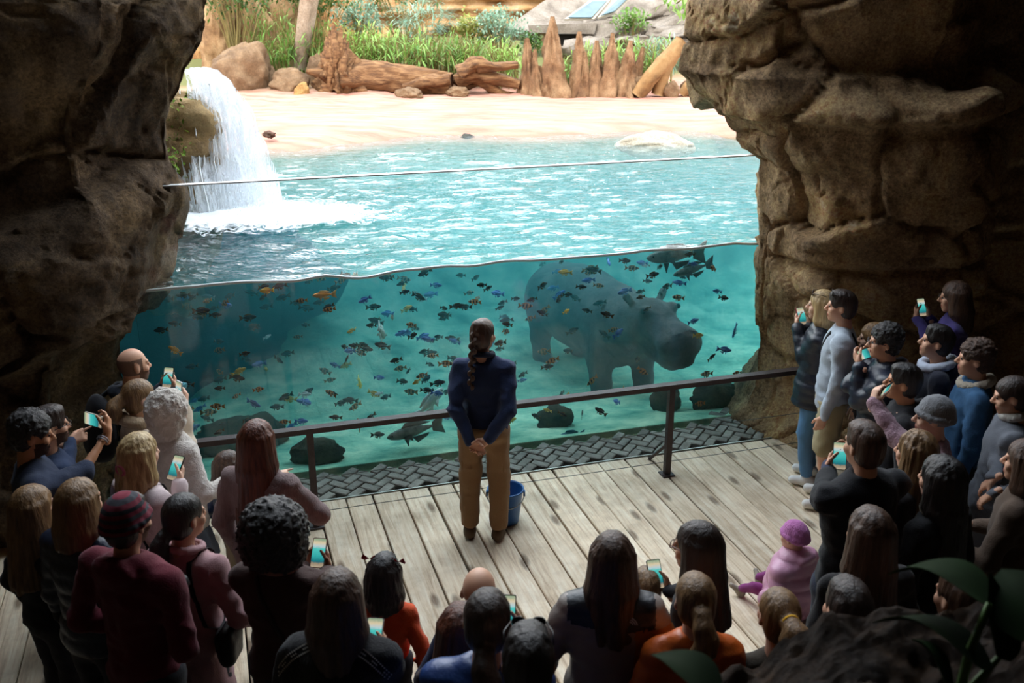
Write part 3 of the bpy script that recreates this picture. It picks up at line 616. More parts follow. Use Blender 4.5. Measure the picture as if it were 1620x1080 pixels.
# foam where it lands
m, nt, bs, out = nodes('foam'); L = nt.links.new
tc = N(nt, 'TexCoord'); n1 = N(nt, 'TexNoise', Scale=7., Detail=9., Roughness=.75, Distortion=1.); L(tc.outputs['Object'], n1.inputs['Vector'])
ln_ = N(nt, 'VectorMath', op='LENGTH'); mp = N(nt, 'Mapping'); mp.inputs['Scale'].default_value = (.45, .9, 0); L(tc.outputs['Object'], mp.inputs[0]); L(mp.outputs[0], ln_.inputs[0])
mr = N(nt, 'MapRange'); mr.inputs[1].default_value = .15; mr.inputs[2].default_value = 1.0; mr.inputs[3].default_value = .36; mr.inputs[4].default_value = -.24; L(ln_.outputs['Value'], mr.inputs[0])
ad = N(nt, 'Math', op='ADD'); L(n1.outputs[0], ad.inputs[0]); L(mr.outputs[0], ad.inputs[1]); r = N(nt, 'ValToRGB'); r.color_ramp.elements[0].position = .46; r.color_ramp.elements[1].position = .6; L(ad.outputs[0], r.inputs[0])
tr = N(nt, 'BsdfTransparent'); df = N(nt, 'BsdfDiffuse'); df.inputs[0].default_value = (.88, .92, .95, 1); ms = N(nt, 'MixShader'); L(r.outputs[0], ms.inputs[0]); L(tr.outputs[0], ms.inputs[1]); L(df.outputs[0], ms.inputs[2]); L(ms.outputs[0], out.inputs['Surface'])
x, y = np.meshgrid(np.linspace(-1.5, 1.9, 70), np.linspace(-1.2, 1.0, 50), indexing='ij'); P = np.stack([x, y, x*0+.035], -1).reshape(-1, 3); P[:, 2] += .03*fbm(P*5, 3, 2)+.06*np.exp(-(P[:, 0]**2*1.2+P[:, 1]**2*3))
tag(obj('foam', mesh('foam', P, grid_faces(70, 50), True, [m]), wf, (.15, -.45, 0)), kind='stuff')

# ---------------- fish
def fish_mesh(name, body, fin, L_=.10, deep=.36, thick=.17):
    b = MB(); xs = np.array([-.5, -.42, -.28, -.1, .1, .28, .4, .47, .5]); hh = np.array([.22, .26, .55, .9, 1, .86, .6, .3, .06])*deep/2; tt = np.array([.12, .2, .5, .9, 1, .9, .66, .34, .08])*thick/2
    n = 8; V = [(x*L_, t*L_*math.cos(2*math.pi*j/n), h*L_*math.sin(2*math.pi*j/n)+(.02*L_)) for x, h, t in zip(xs, hh, tt) for j in range(n)]
    F = [(i*n+j, i*n+(j+1) % n, (i+1)*n+(j+1) % n, (i+1)*n+j) for i in range(8) for j in range(n)]+[tuple(range(n-1, -1, -1)), tuple(range(64, 72))]
    b.add(V, F, 0)
    def fin_(pts, th=.006):
        k = len(pts); V = [(p[0]*L_, s*th*L_/2, p[1]*L_) for s in (1, -1) for p in pts]
        b.add(V, [tuple(range(k)), tuple(range(2*k-1, k-1, -1))]+[(i, k+i, k+(i+1) % k, (i+1) % k) for i in range(k)], 1)
    d = deep/2
    fin_([(-.46, .10), (-.72, .24), (-.66, .02), (-.72, -.20), (-.46, -.08)], .03)
    fin_([(.22, d*.8), (.1, d+.10), (-.2, d+.09), (-.42, d*.55+.06), (-.40, .12), (-.1, d*.85)], .02)
    fin_([(-.02, -d*.85), (-.12, -d-.12), (-.34, -d*.6-.08), (-.38, -.10)], .02)
    fin_([(.15, -d*.8), (.08, -d-.16), (.04, -d*.85)], .02)
    for s in (1, -1): b.add([(.2*L_, s*thick*.5*L_, -.02*L_), (.02*L_, s*(thick*.5+.10)*L_, -.10*L_), (.03*L_, s*(thick*.5+.05)*L_, .03*L_)], [(0, 1, 2)], 1)
    for s in (1, -1): b.add([(.4*L_+.018*L_*math.cos(a), s*thick*.36*L_, .05*L_+.018*L_*math.sin(a)) for a in np.linspace(0, 6.28, 6, endpoint=False)], [tuple(range(6)) if s < 0 else tuple(range(5, -1, -1))], 2)
    return b.mesh(name, [body, fin, mat('dark_eye', '17120f', .15)], True)
def banded(name, c1, c2, scale, dist=2.):
    m, nt, b, out = nodes(name); L = nt.links.new; tc = N(nt, 'TexCoord'); wv = N(nt, 'TexWave', Scale=scale, Distortion=dist, Detail=2.); L(tc.outputs['Object'], wv.inputs['Vector'])
    r = N(nt, 'ValToRGB'); r.color_ramp.elements[0].position = .4; r.color_ramp.elements[1].position = .6; r.color_ramp.elements[0].color = lin(c1); r.color_ramp.elements[1].color = lin(c2); L(wv.outputs[0], r.inputs[0]); L(r.outputs[0], b.inputs['Base Color']); b.inputs['Roughness'].default_value = .4
    return m
YF = mat('yellow_fin', ['c9a01e', 'e0bb3a'], .5); 
KINDS = [('dark_fish', '%s dark cichlid %s', 'dark cichlids in the shoal', fish_mesh('dark_fish', mat('fish_dark', ['1d1a20', '3a3432', '4a3a2a'], .4, 14, rnd=.3), mat('fin_dark', ['2a2622', '7a6420'], .5, 30)), 158),
         ('striped_fish', '%s tan banded cichlid %s', 'banded cichlids in the shoal', fish_mesh('striped_fish', banded('fish_banded', '4a2f1c', 'c98f52', 11), mat('fin_orange', ['b06a22', 'd08a3a'], .5)), 62),
         ('blue_fish', '%s blue cichlid %s', 'blue cichlids in the shoal', fish_mesh('blue_fish', mat('fish_blue', ['3558b8', '5f8fd8', 'a8c8ee'], .35, 10, rnd=.25), mat('fin_blue', ['3a66c0', '7fb0e8'], .5), .105), 44),
         ('yellow_fish', '%s yellow cichlid %s', 'yellow cichlids in the shoal', fish_mesh('yellow_fish', mat('fish_yellow', ['d8a13a', 'f0c050', 'e8863a'], .4, 8, rnd=.2), mat('fin_yellow2', ['e8b848', 'f0d070'], .5), .095), 22),
         ('white_fish', '%s silvery white fish %s', 'white fish in the shoal', fish_mesh('white_fish', mat('fish_white', ['c8d4d8', 'f0f4f4'], .3, 8), mat('fin_white', ['dfe6e8', 'c4d0d4'], .5), .09), 9)]
g = np.random.default_rng(21); placed = []
hc = np.array([1.6, 10.7, .4])
def underwater(x, y):
    yl = np.interp(x, [232, 500, 820, 1000, 1195], [462, 432, 412, 398, 385]); return y > yl+7
for name, label, grp, me, cnt in KINDS:
    k = 0
    while k < cnt:
        x = g.uniform(215, 1190); y = g.uniform(392, 690)
        if not underwater(x, y): continue
        dpt = .12+abs(g.normal())*1.7; d = ray(x, y); 
        # distance to the glass plane, then behind it
        nrm = np.array([-SA, CA, 0]); t = (np.dot(nrm, np.array([0, 8.33, 0]))-0)/np.dot(nrm, d); p = np.array([0, 0, CAM_H])+d*t; p = p+d/np.linalg.norm(d)*dpt
        u_, v_ = toUV(p[0], p[1])
        if not (-2.95 < u_ < 2.45) or v_ > 6 or p[2] > WATER-.09 or p[2] < ground_z(p[0], p[1])+.10: continue
        q = p-hp.location; 
        if abs(q @ np.array([math.cos(-1.01), math.sin(-1.01), 0])) < 1.75 and abs(q @ np.array([-math.sin(-1.01), math.cos(-1.01), 0])) < .62 and p[2] < .95: continue
        if p[0] < -2.25 and p[1] > 10.2: continue
        if any(np.dot(p-r, p-r) < .012 for r in placed): continue
        placed.append(p); o = obj(name, me, None, p); s = g.uniform(.75, 1.25)*(1+.06*dpt); o.scale = (s, s, s)
        o.rotation_euler = (g.normal()*.12, g.normal()*.28, AL+(0 if g.random() < .42 else math.pi)+g.normal()*.55); 
        fl_ = math.cos(o.rotation_euler[2]-AL) > 0
        zone = ('just under the surface' if y < 470 else 'low behind the railing' if y > 625 else 'under the waterfall end' if x < 430 else 'left of the keeper' if x < 690 else 'beside the keeper' if x < 850 else 'around the hippo' if x < 1105 else 'between hippo and cave wall')
        zone = zone.replace('left of the keeper', 'between waterfall end and keeper')
        sz = 'small' if s < 1.0 else 'larger'; dr = 'heading toward the waterfall' if not fl_ else 'heading toward the passage'
        tag(o, label % (sz, zone+', '+dr), 'fish', grp+' '+zone+' '+sz+' '+dr); k += 1
def special(name, px, py, back, ln, me, label, rz, ry=0.):
    d = ray(px, py); nrm = np.array([-SA, CA, 0]); t = np.dot(nrm, np.array([0, 8.33, 0]))/np.dot(nrm, d); p = np.array([0, 0, CAM_H])+d*t+d/np.linalg.norm(d)*back
    o = obj(name, me, None, p); o.rotation_euler = (0, ry, AL+rz); o.scale = (ln,)*3; tag(o, label, 'fish')
GREYF = mat('fish_grey', ['4c5a58', '74827c', '8f9a92'], .45, 10); GF2 = mat('fin_grey', ['55605c', '6d7872'], .5)
big = fish_mesh('big_grey_fish', GREYF, GF2, 1., .26, .17)
special('carp', 650, 684, .25, .46, big, 'large grey carp-like fish low behind the glass near the keeper', .15+math.pi, .08)
special('carp', 1062, 406, .6, .55, big, 'large grey fish just under the surface above the hippo', math.pi+.1, 0)
special('carp', 1092, 428, .75, .36, big, 'mid-sized grey fish below the larger one near the surface', math.pi-.1, .25)
pale = fish_mesh('pale_fish', mat('fish_pale', ['a9c9c0', 'd8e6dc'], .4, 9), mat('fin_pale', ['c8dcd4', 'e0ece6'], .5), 1., .36, .2)
special('pale_fish', 683, 634, .5, .34, pale, 'big pale fish swimming beside the keeper', .5, -.5)
special('pale_fish', 604, 527, .4, .24, pale, 'pale white fish seen nose-on in the middle of the tank', 1.2, .7)
special('orange_fish', 510, 467, .35, .17, fish_mesh('orange_fish', mat('fish_orange', ['f08a2a', 'f6a850'], .4), mat('fin_orange2', ['f29a3a', 'f8bc70'], .5), 1., .3, .2), 'bright orange fish near the surface of the tank', math.pi)
special('lemon_fish', 569, 607, .3, .14, fish_mesh('lemon_fish', mat('fish_lemon', ['d8e040', 'f0f078'], .4), mat('fin_lemon', ['e8ec70', 'f4f4a0'], .5), 1., .4, .2), 'lemon yellow fish turning behind the glass', 1.2, 1.)
special('wrasse', 290, 612, .15, .12, fish_mesh('wrasse', banded('fish_turq', '2a8aa8', '8fd8e0', 30), mat('fin_turq', ['4ab0c8', '90dce4'], .5), 1., .5, .2), 'turquoise striped fish close to the raised phones', 1.)
special('blue_striped_fish', 900, 690, .12, .22, fish_mesh('blue_striped_fish', banded('fish_teal_stripe', '1f5a70', '4f9fb0', 24, 1.), mat('fin_teal', ['2a7088', '4a98ac'], .5), 1., .4, .2), 'teal striped fish resting low at the glass behind the railing', math.pi)
# rocks on the tank bed against the glass
SR = rockmat('algae_rock', ['26382e', '4a5f48', '6a7a58'])
for px, py, back, r, lab in ((905, 668, .55, (.2, .16, .17), 'dark algae-covered rock on the tank bed behind the striped fish'), (505, 722, .3, (.24, .16, .15), 'rounded dark rock against the foot of the glass'), (1090, 640, .6, (.16, .16, .2), 'dark rock standing beside the hippo'), (1165, 655, .35, (.3, .2, .16), 'slanted rock at the foot of the cave wall in the tank'), (380, 660, 1.6, (.5, .4, .2), 'broad low rock on the shaded tank bed')):
    d = ray(px, py); nrm = np.array([-SA, CA, 0]); t = np.dot(nrm, np.array([0, 8.33, 0]))/np.dot(nrm, d); p = np.array([0, 0, CAM_H])+d*t; p = p+np.array([-SA, CA, 0])*(r[1]+back*.6); p[2] = ground_z(p[0], p[1])+r[2]*.45
    o = blob_rock('tank_rock', p, r, int(px), SR, .2, 20); tag(o, lab, 'rock')

# ---------------- beach rocks, log, spires, poles
def at(px, py, Y): return ony(px, py, Y)
def rock(px, py0, py1, w_px, Y, label, seed, mat_=TAN, name='boulder', dy=.8, rot=0.):
    """boulder spanning the pixel rows py0..py1 at distance Y, real size from that distance"""
    a, b_ = at(px, py0, Y), at(px, py1, Y); h = a[2]-b_[2]; w_ = w_px/FPX*Y*1.03
    o = blob_rock(name, (b_[0], Y, b_[2]+h*.42), (w_/2*1.05, w_/2*dy, h*.62), seed, mat_, .14, 34, .75, rot); tag(o, label, 'rock'); return o
rock(388, 68, 150, 96, 20.6, 'largest tan boulder at the back of the beach behind the waterfall', 41)
rock(425, 98, 148, 34, 20.9, 'brown boulder wedged beside the largest boulder', 42)
rock(458, 108, 153, 58, 20.5, 'tan boulder with pale streaks in front of the tree trunk', 43)
rock(479, 130, 158, 26, 20.1, 'small ochre pointed stone at the foot of the log', 44, rockmat('ochre_rock', ['8a6436', 'a8824c', 'b49260']))
rock(505, 88, 150, 40, 21.0, 'brown rock behind the root end of the log', 45)
rock(648, 139, 157, 42, 19.9, 'flat rounded stone in front of the fallen log', 46)
rock(727, 137, 153, 36, 20.2, 'angular flat stone under the driftwood', 47)
rock(1008, 120, 152, 22, 20.4, 'narrow leaning stone beside the last spire', 48)
rock(1062, 128, 157, 28, 20.3, 'squarish tan stone under the leaning poles', 49)
rock(1088, 128, 154, 24, 20.5, 'rounded tan stone next to the squarish one', 50)
rock(1104, 130, 156, 20, 20.6, 'ochre stone in the row by the cave wall', 51)
rock(1117, 138, 162, 20, 20.1, 'small triangular stone nearest the cave wall', 52)
sr = blob_rock('shore_rock', (2.2, 15.35, 1.70), (.62, .36, .20), 61, rockmat('pale_rock', ['9a8c76', 'b8ac98', 'cfc6b6']), .12); tag(sr, 'pale flat rock lying in the shallows at the shoreline', 'rock')
sr = blob_rock('shore_rock', (-.72, 16.15, 1.70), (.11, .07, .07), 62, rockmat('dark_wet', ['3a3a34', '58564c']), .2, 14); tag(sr, 'small dark stone in the shallows', 'rock')
o = blob_rock('driftwood_chunk', tuple(onz(427, 216, 1.88)+np.array([0, 0, .03])), (.11, .07, .05), 63, mat('dark_bark', ['3a2a22', '5a4234'], .9, 20), .35, 16); tag(o, 'small dark brown clump lying on the sand by the waterfall', 'driftwood')

BARK = mat('log_wood', ['2e1c10', '6c4a2c', '98744e'], .85, 3.2, (1, 6, 6), 1.2, 10, rnd=.1)
def gnarl(path, rad, seed, nseg=28, name='log', mat_=None, ridge=.22, nlen=60, freq=5.):
    """a tapering weathered trunk with lengthwise ridges"""
    path = np.array(path, float); k = np.linspace(0, 1, len(path)); t = np.linspace(0, 1, nlen); C = np.stack([np.interp(t, k, path[:, i]) for i in range(3)], 1)
    for _ in range(3): C[1:-1] = (C[:-2]+C[1:-1]*2+C[2:])/4
    R = np.interp(t, np.linspace(0, 1, len(rad)), rad); T = np.gradient(C, axis=0); T /= np.linalg.norm(T, axis=1, keepdims=True)
    ref = np.array([0, 0, 1.]) if abs(T[0, 2]) < .8 else np.array([0, 1., 0]); A = np.cross(T, ref); A /= np.linalg.norm(A, axis=1, keepdims=True); B = np.cross(A, T)
    ph = np.linspace(0, 2*math.pi, nseg, endpoint=False); D = np.cos(ph)[None, :, None]*A[:, None]+np.sin(ph)[None, :, None]*B[:, None]
    q = np.stack([np.cos(ph)[None]*freq*.5+0*t[:, None], np.sin(ph)[None]*freq*.5+0*t[:, None], (t*len(path)*.9)[:, None]+0*ph[None]], -1)
    r = R[:, None]*(1+ridge*fbm(q+seed, 3, seed)+.5*ridge*fbm(q*np.array([2.5, 2.5, 1.])+seed, 2, seed+5))
    P = C[:, None]+D*r[..., None]; V = np.concatenate([P.reshape(-1, 3), C[:1], C[-1:]]); F = [tuple(f) for f in grid_faces(nlen, nseg, True)]
    n0 = nlen*nseg; F += [(n0, (j+1) % nseg, j) for j in range(nseg)]+[(n0+1, (nlen-1)*nseg+j, (nlen-1)*nseg+(j+1) % nseg) for j in range(nseg)]
    return V, F
def thing(name, label, cat, loc, group=None): return tag(obj(name, None, None, loc), label, cat, group)
def gpart(name, path, rad, seed, parent, mat_, **kw):
    V, F = gnarl(path, rad, seed, **kw); V = V-np.array(parent.location); return obj(name, mesh(name, V, F, True, [mat_]), parent)
YL = 20.6
lg = thing('fallen_log', 'fallen tree trunk with upturned root plate lying across the beach', 'log', tuple(at(600, 150, YL)))
gpart('trunk', [at(545, 128, YL), at(600, 124, YL), at(650, 126, YL), at(714, 134, YL-.1)], [.42, .30, .28, .24], 3, lg, BARK)
gpart('root_plate', [at(540, 150, YL), at(534, 115, YL), at(530, 78, YL), at(529, 48, YL)], [.44, .40, .22, .06], 4, lg, BARK, ridge=.6, freq=16, nseg=44)
for k, (x, y, x1, y1) in enumerate(((530, 80, 527, 37), (536, 84, 540, 46), (524, 90, 516, 58), (542, 96, 552, 66), (520, 104, 506, 84), (546, 110, 562, 92), (528, 100, 522, 48), (538, 100, 547, 54))): gpart('root', [at(x, y+40, YL-.25), at(x, y, YL-.32), at(x1, y1, YL-.2)], [.14, .10, .02], 80+k, lg, BARK, nlen=26, nseg=12, ridge=.6, freq=10)
for k, (x, y) in enumerate(((500, 150), (512, 156), (535, 158), (560, 150), (484, 112))): gpart('root', [at(540, 125, YL), at((540+x)/2, (122+y)/2, YL-.2), at(x, y, YL-.3)], [.2, .12, .04], 10+k, lg, BARK, nlen=20, nseg=12, ridge=.4)
gpart('broken_branch', [at(640, 140, YL-.25), at(680, 128, YL-.35), at(712, 126, YL-.35)], [.10, .13, .10], 7, lg, BARK, ridge=.4, nlen=24, nseg=14)
dw = thing('driftwood', 'tangled driftwood branches beside the end of the log', 'driftwood', tuple(at(770, 152, 20.4)))
for k, (pts, r) in enumerate(((((728, 118), (752, 100), (784, 106), (820, 102)), (.13, .15, .10, .07)), (((722, 130), (752, 116), (780, 122), (822, 132)), (.13, .14, .12, .10)), (((735, 112), (765, 128), (790, 148), (816, 150)), (.13, .12, .09, .04)), (((716, 124), (738, 136), (760, 128)), (.08, .1, .07)))):
    gpart('branch', [at(x, y, 20.4+.1*k) for x, y in pts], r, 20+k, dw, BARK, nlen=34, nseg=14, ridge=.4)
SPIRE = rockmat('spire_clay', ['60442e', '825f40', '987654', 'a48664'], .7, 2.5)
def spires(label, base, tips, Y):
    o = thing('clay_spires', label, 'termite mound', tuple(at(base[0], base[1], Y)))
    for k, (xb, xt, yt, w_) in enumerate(tips):
        yb = base[1]; gpart('spire', [at(xb, yb+6, Y-.1*(k % 2)), at(xb*.6+xt*.4, yb*.6+yt*.4, Y-.1*(k % 2)), at(xb*.25+xt*.75, yb*.25+yt*.75, Y-.1*(k % 2)), at(xt, yt, Y-.1*(k % 2))], [w_/FPX*Y*.62, w_/FPX*Y*.36, w_/FPX*Y*.20, .03], 30+k+base[0], o, SPIRE, nlen=56, nseg=26, ridge=.5, freq=9.)
    return o
spires('pair of tan clay spires beside the driftwood', (838, 150), [(838, 834, 60, 26), (848, 846, 78, 18), (856, 853, 104, 18)], 20.5)
spires('tallest tapering clay spire on the beach', (872, 150), [(875, 874, 26, 40), (864, 862, 118, 20), (888, 886, 122, 16)], 20.5)
spires('cluster of jagged clay spires in front of the green reeds', (955, 150), [(915, 917, 50, 30), (924, 926, 82, 20), (942, 944, 64, 28), (966, 969, 52, 28), (976, 978, 96, 20), (988, 998, 64, 32), (1000, 1017, 74, 22)], 20.5)
POLE = mat('pole_wood', ['543c22', '80603a', '94744c'], .8, 4, (1, 1, 1), .6, 14)
lp = thing('leaning_poles', 'thick tan branches leaning against the cave side of the beach', 'branch', tuple(at(1040, 150, 20.2)))
gpart('branch', [at(1008, 152, 20.2), at(1030, 122, 20.2), at(1056, 92, 20.3), at(1080, 68, 20.4)], [.13, .16, .15, .17], 51, lp, POLE, nlen=34, nseg=16, ridge=.2)
gpart('branch', [at(1040, 150, 20.3), at(1052, 112, 20.3), at(1072, 82, 20.4)], [.12, .11, .09], 52, lp, POLE, nlen=28, nseg=14, ridge=.2)
gpart('branch', [at(1078, 150, 20.4), at(1090, 134, 20.4), at(1110, 128, 20.5)], [.10, .10, .08], 53, lp, POLE, nlen=24, nseg=14, ridge=.2)

# ---------------- cliff, artificial trunks, building
CLAY = rockmat('cliff_clay', ['6a4428', '9a6a40', 'b98a58', 'c8a070'])
def cliff(name, x0, x1, Y, z0, z1, seed, mat_, label, lean=.15, amp=.5, hor=False):
    n, m_ = 110, 60; x, z = np.meshgrid(np.linspace(x0, x1, n), np.linspace(z0, z1, m_), indexing='ij')
    P = np.stack([x, Y+lean*(z-z0)+0*x, z], -1).reshape(-1, 3); q = P*(np.array([.35, .35, 1.6]) if hor else np.array([.9, .9, .35]))
    P[:, 1] -= amp*fbm(q, 4, seed)+.06*fbm(P*3, 3, seed+3); 
    return tag(obj(name, mesh(name, P, grid_faces(n, m_), True, [mat_])), label, kind='structure')
cliff('wall_cliff', -12, -3.4, 24.2, 1.5, 4.9, 3, CLAY, 'brown cliff of fluted rock behind the boulders', amp=.7)
cliff('wall_terrace', -5.5, 12, 29.5, 1.5, 5.2, 5, rockmat('terrace_rock', ['664828', '9a7244', 'b08a60', 'a89880']), 'layered orange rock terrace at the back of the enclosure', lean=.5, amp=.9, hor=True)
TRUNK = rockmat('trunk_rock', ['6b4a30', '9c7650', 'b4936c', 'bda488'])
for k, (pts, r, lab) in enumerate((
    (((352, 110), (345, 60), (348, -40)), (.42, .34, .36), 'fat orange-brown trunk beside the cave edge'),
    (((385, 112), (392, 60), (380, -40)), (.40, .30, .30), 'brown fluted trunk behind the largest boulder'),
    (((432, 108), (420, 60), (398, 15), (392, -40)), (.50, .34, .26, .26), 'pale leaning buttress trunk in the cliff'),
    (((462, 90), (452, 40), (455, -40)), (.40, .36, .40), 'shadowed trunk behind the slender tree'))):
    t = thing('buttress_tree', lab, 'trunk', tuple(at(*pts[0], 22.6+.3*k))); gpart('trunk', [at(x, y, 22.6+.3*k) for x, y in pts], r, 60+k, t, TRUNK, nlen=50, nseg=30, ridge=.28, freq=7)
t = thing('slender_tree', 'slender grey-brown tree trunk rising behind the rocks', 'tree', tuple(at(472, 105, 21.4))); gpart('trunk', [at(472, 108, 21.4), at(480, 60, 21.4), at(494, -40, 21.5)], (.15, .17, .2), 70, t, rockmat('grey_bark', ['6a5644', '96806a', 'ac9a86'], .7, 3), nlen=40, nseg=18, ridge=.15)
# sloping roof with two skylights
bd = thing('roof_building', 'sloping stone roof with two long grey skylights behind the terrace', 'building', tuple(at(960, 60, 25.5)))
RST = rockmat('roof_stone', ['5c5044', '84786a', '9c9084'], .8, 2.)
def panel(name, px, Y, th, m_, par, lift=0.):
    P = [np.array(at(x, y, yy))-np.array(bd.location)+np.array([0, 0, lift]) for (x, y), yy in zip(px, Y)]
    dn = np.cross(P[1]-P[0], P[2]-P[0]); dn /= np.linalg.norm(dn); dn = dn if dn[1] > 0 else -dn
    n = len(P); b = MB(); b.add(P+[q+dn*th for q in P], [tuple(range(n)), tuple(range(2*n-1, n-1, -1))]+[(i, n+i, n+(i+1) % n, (i+1) % n) for i in range(n)]); return obj(name, b.mesh(name, [m_]), par)
rf = panel('roof', [(800, 44), (905, -30), (1110, -30), (1110, 40), (960, 66)], [25.5, 27.5, 27.5, 25.6, 25.3], .3, RST, bd)
GLS = mat('skylight_glass', ['3a4a4c', '55686a'], .35, 3, spec=.3); FR = mat('skylight_frame', ['8f8574', 'a39a88'], .6, 8)
s1 = panel('skylight', [(893, 34), (935, 3), (966, 3), (940, 34)], [25.3, 26.1, 26.1, 25.3], .05, FR, bd, .06); panel('pane', [(899, 32), (937, 6), (960, 6), (936, 32)], [25.28, 26.0, 26.0, 25.28], .02, GLS, s1, .07)
s2 = panel('skylight', [(945, 32), (980, -4), (1004, -8), (974, 24)], [25.3, 26.2, 26.2, 25.5], .05, FR, bd, .06); panel('pane', [(951, 29), (982, -2), (1000, -5), (972, 22)], [25.28, 26.1, 26.1, 25.45], .02, GLS, s2, .07)
fa = panel('eave', [(835, 40), (945, 36), (940, 54), (838, 52)], [25.0]*4, .4, RST, bd); panel('doorway', [(866, 54), (920, 54), (915, 76), (868, 80)], [25.25]*4, .1, mat('dark_void', '1a1714'), bd)
panel('pillar', [(855, 52), (868, 52), (866, 84), (856, 84)], [25.1]*4, .35, TAN, bd)
# striated rock slope running down beside the reeds
n, m_ = 90, 46; a, t = np.meshgrid(np.linspace(0, 1, n), np.linspace(0, 1, m_), indexing='ij')
p00, p10, p01, p11 = at(880, 92, 24.2), at(1200, 60, 23.2), at(935, 36, 25.4), at(1230, -10, 24.6)
P = ((1-a)*(1-t))[..., None]*p00+(a*(1-t))[..., None]*p10+((1-a)*t)[..., None]*p01+(a*t)[..., None]*p11; P = P.reshape(-1, 3)
tq = np.stack([a*3, t*14+a*2, a*0], -1).reshape(-1, 3); P[:, 2] += .22*fbm(tq, 3, 91)+.05*fbm(tq*3, 2, 92); P[:, 1] -= .2*fbm(tq, 3, 93)
tag(obj('striated_rock', mesh('striated_rock', P, grid_faces(n, m_), True, [RST])), 'grey striated rock slope beside the cave opening', 'rock')

# ---------------- vegetation
def leafmat(name, c, tr=.35):
    m, nt, b, out = nodes(name); L = nt.links.new; tc = N(nt, 'TexCoord'); no = N(nt, 'TexNoise', Scale=3., Detail=3.); L(tc.outputs['Object'], no.inputs['Vector']); r = N(nt, 'ValToRGB'); r.color_ramp.elements[0].position = .35; r.color_ramp.elements[1].position = .65; r.color_ramp.elements[0].color = lin(c[0]); r.color_ramp.elements[1].color = lin(c[1]); L(no.outputs[0], r.inputs[0])
    L(r.outputs[0], b.inputs['Base Color']); b.inputs['Roughness'].default_value = .5; b.inputs['Specular IOR Level'].default_value = .3
    tl = N(nt, 'BsdfTranslucent'); L(r.outputs[0], tl.inputs[0]); ms = N(nt, 'MixShader'); ms.inputs[0].default_value = tr; L(b.outputs[0], ms.inputs[1]); L(tl.outputs[0], ms.inputs[2]); L(ms.outputs[0], out.inputs['Surface']); return m
GREENS = [leafmat('leaf_mid', ('456a28', '749442')), leafmat('leaf_bright', ('6a9234', '9cb862')), leafmat('leaf_blue', ('5f7e68', '90a88e')), leafmat('leaf_dark', ('2f4a1e', '4f6c2e')), leafmat('leaf_reed', ('5c8636', '92b05c')), leafmat('leaf_yellow', ('7e8236', 'a4a458'))]
STEM = mat('stem', ['6a5a34', '8a7a48'], .8)
def shrub(name, px, py0, py1, wpx, Y, gi, label, seed, n=420, ln=.24, wd=.06, up=.5, style='bush'):
    """a bush whose crown spans rows py0..py1 at distance Y"""
    g = np.random.default_rng(seed); a, c = at(px, py0, Y), at(px, py1, Y); h = a[2]-c[2]; r = wpx/FPX*Y/2; base = np.array([c[0], Y, ground_z(c[0], Y)-.05]); base[2] = min(base[2], c[2])
    o = thing(name, label, 'plant', tuple(base)); b = MB(); st = MB()
    for k in range(n//7):
        if style == 'reed':
            x, y = g.uniform(-r, r), g.uniform(-.5, .5); z0 = c[2]-base[2]; st_h = h*g.uniform(.55, 1.05); ben = g.normal()*.15
            st.tube([(x, y, 0), (x+ben*.4, y, z0+st_h*.5), (x+ben, y-.1, z0+st_h*.95)], [.012, .009, .004], 4, cap=False)
            for q in range(7): s = g.uniform(.15, 1); leafclump(b, (x+ben*s*s, y-.1*s, z0+st_h*s*.95), 1, (.02,)*3, ln*1.3, wd*.6, .55, g, .6)
        else:
            d = g.normal(size=3); d /= np.linalg.norm(d); rr = g.uniform(.45, 1)**.6; lump = 1+.25*math.sin(d[0]*5+seed)+.2*math.sin(d[2]*7+seed*2)
            p = np.array([d[0]*r*rr*lump, d[1]*r*.7*rr, (c[2]-base[2])+h*.5+d[2]*h*.55*rr*lump])
            if style == 'feather': leafclump(b, p, 7, (.10, .10, .03), ln, wd, .0, g, .5, dirs=(d[0]*1.2, d[1]*.5-.3, .25))
            else: leafclump(b, p, 7, (.09, .09, .09), ln, wd, up, g, .35)
            if k % 5 == 0: st.tube([(g.normal()*.05, g.normal()*.05, 0), p*np.array([.5, .5, .6]), p], [.02, .012, .005], 4, cap=False)
    obj('foliage', b.mesh('foliage', [GREENS[gi]]), o)
    if st.v: obj('stems', st.mesh('stems', [STEM]), o)
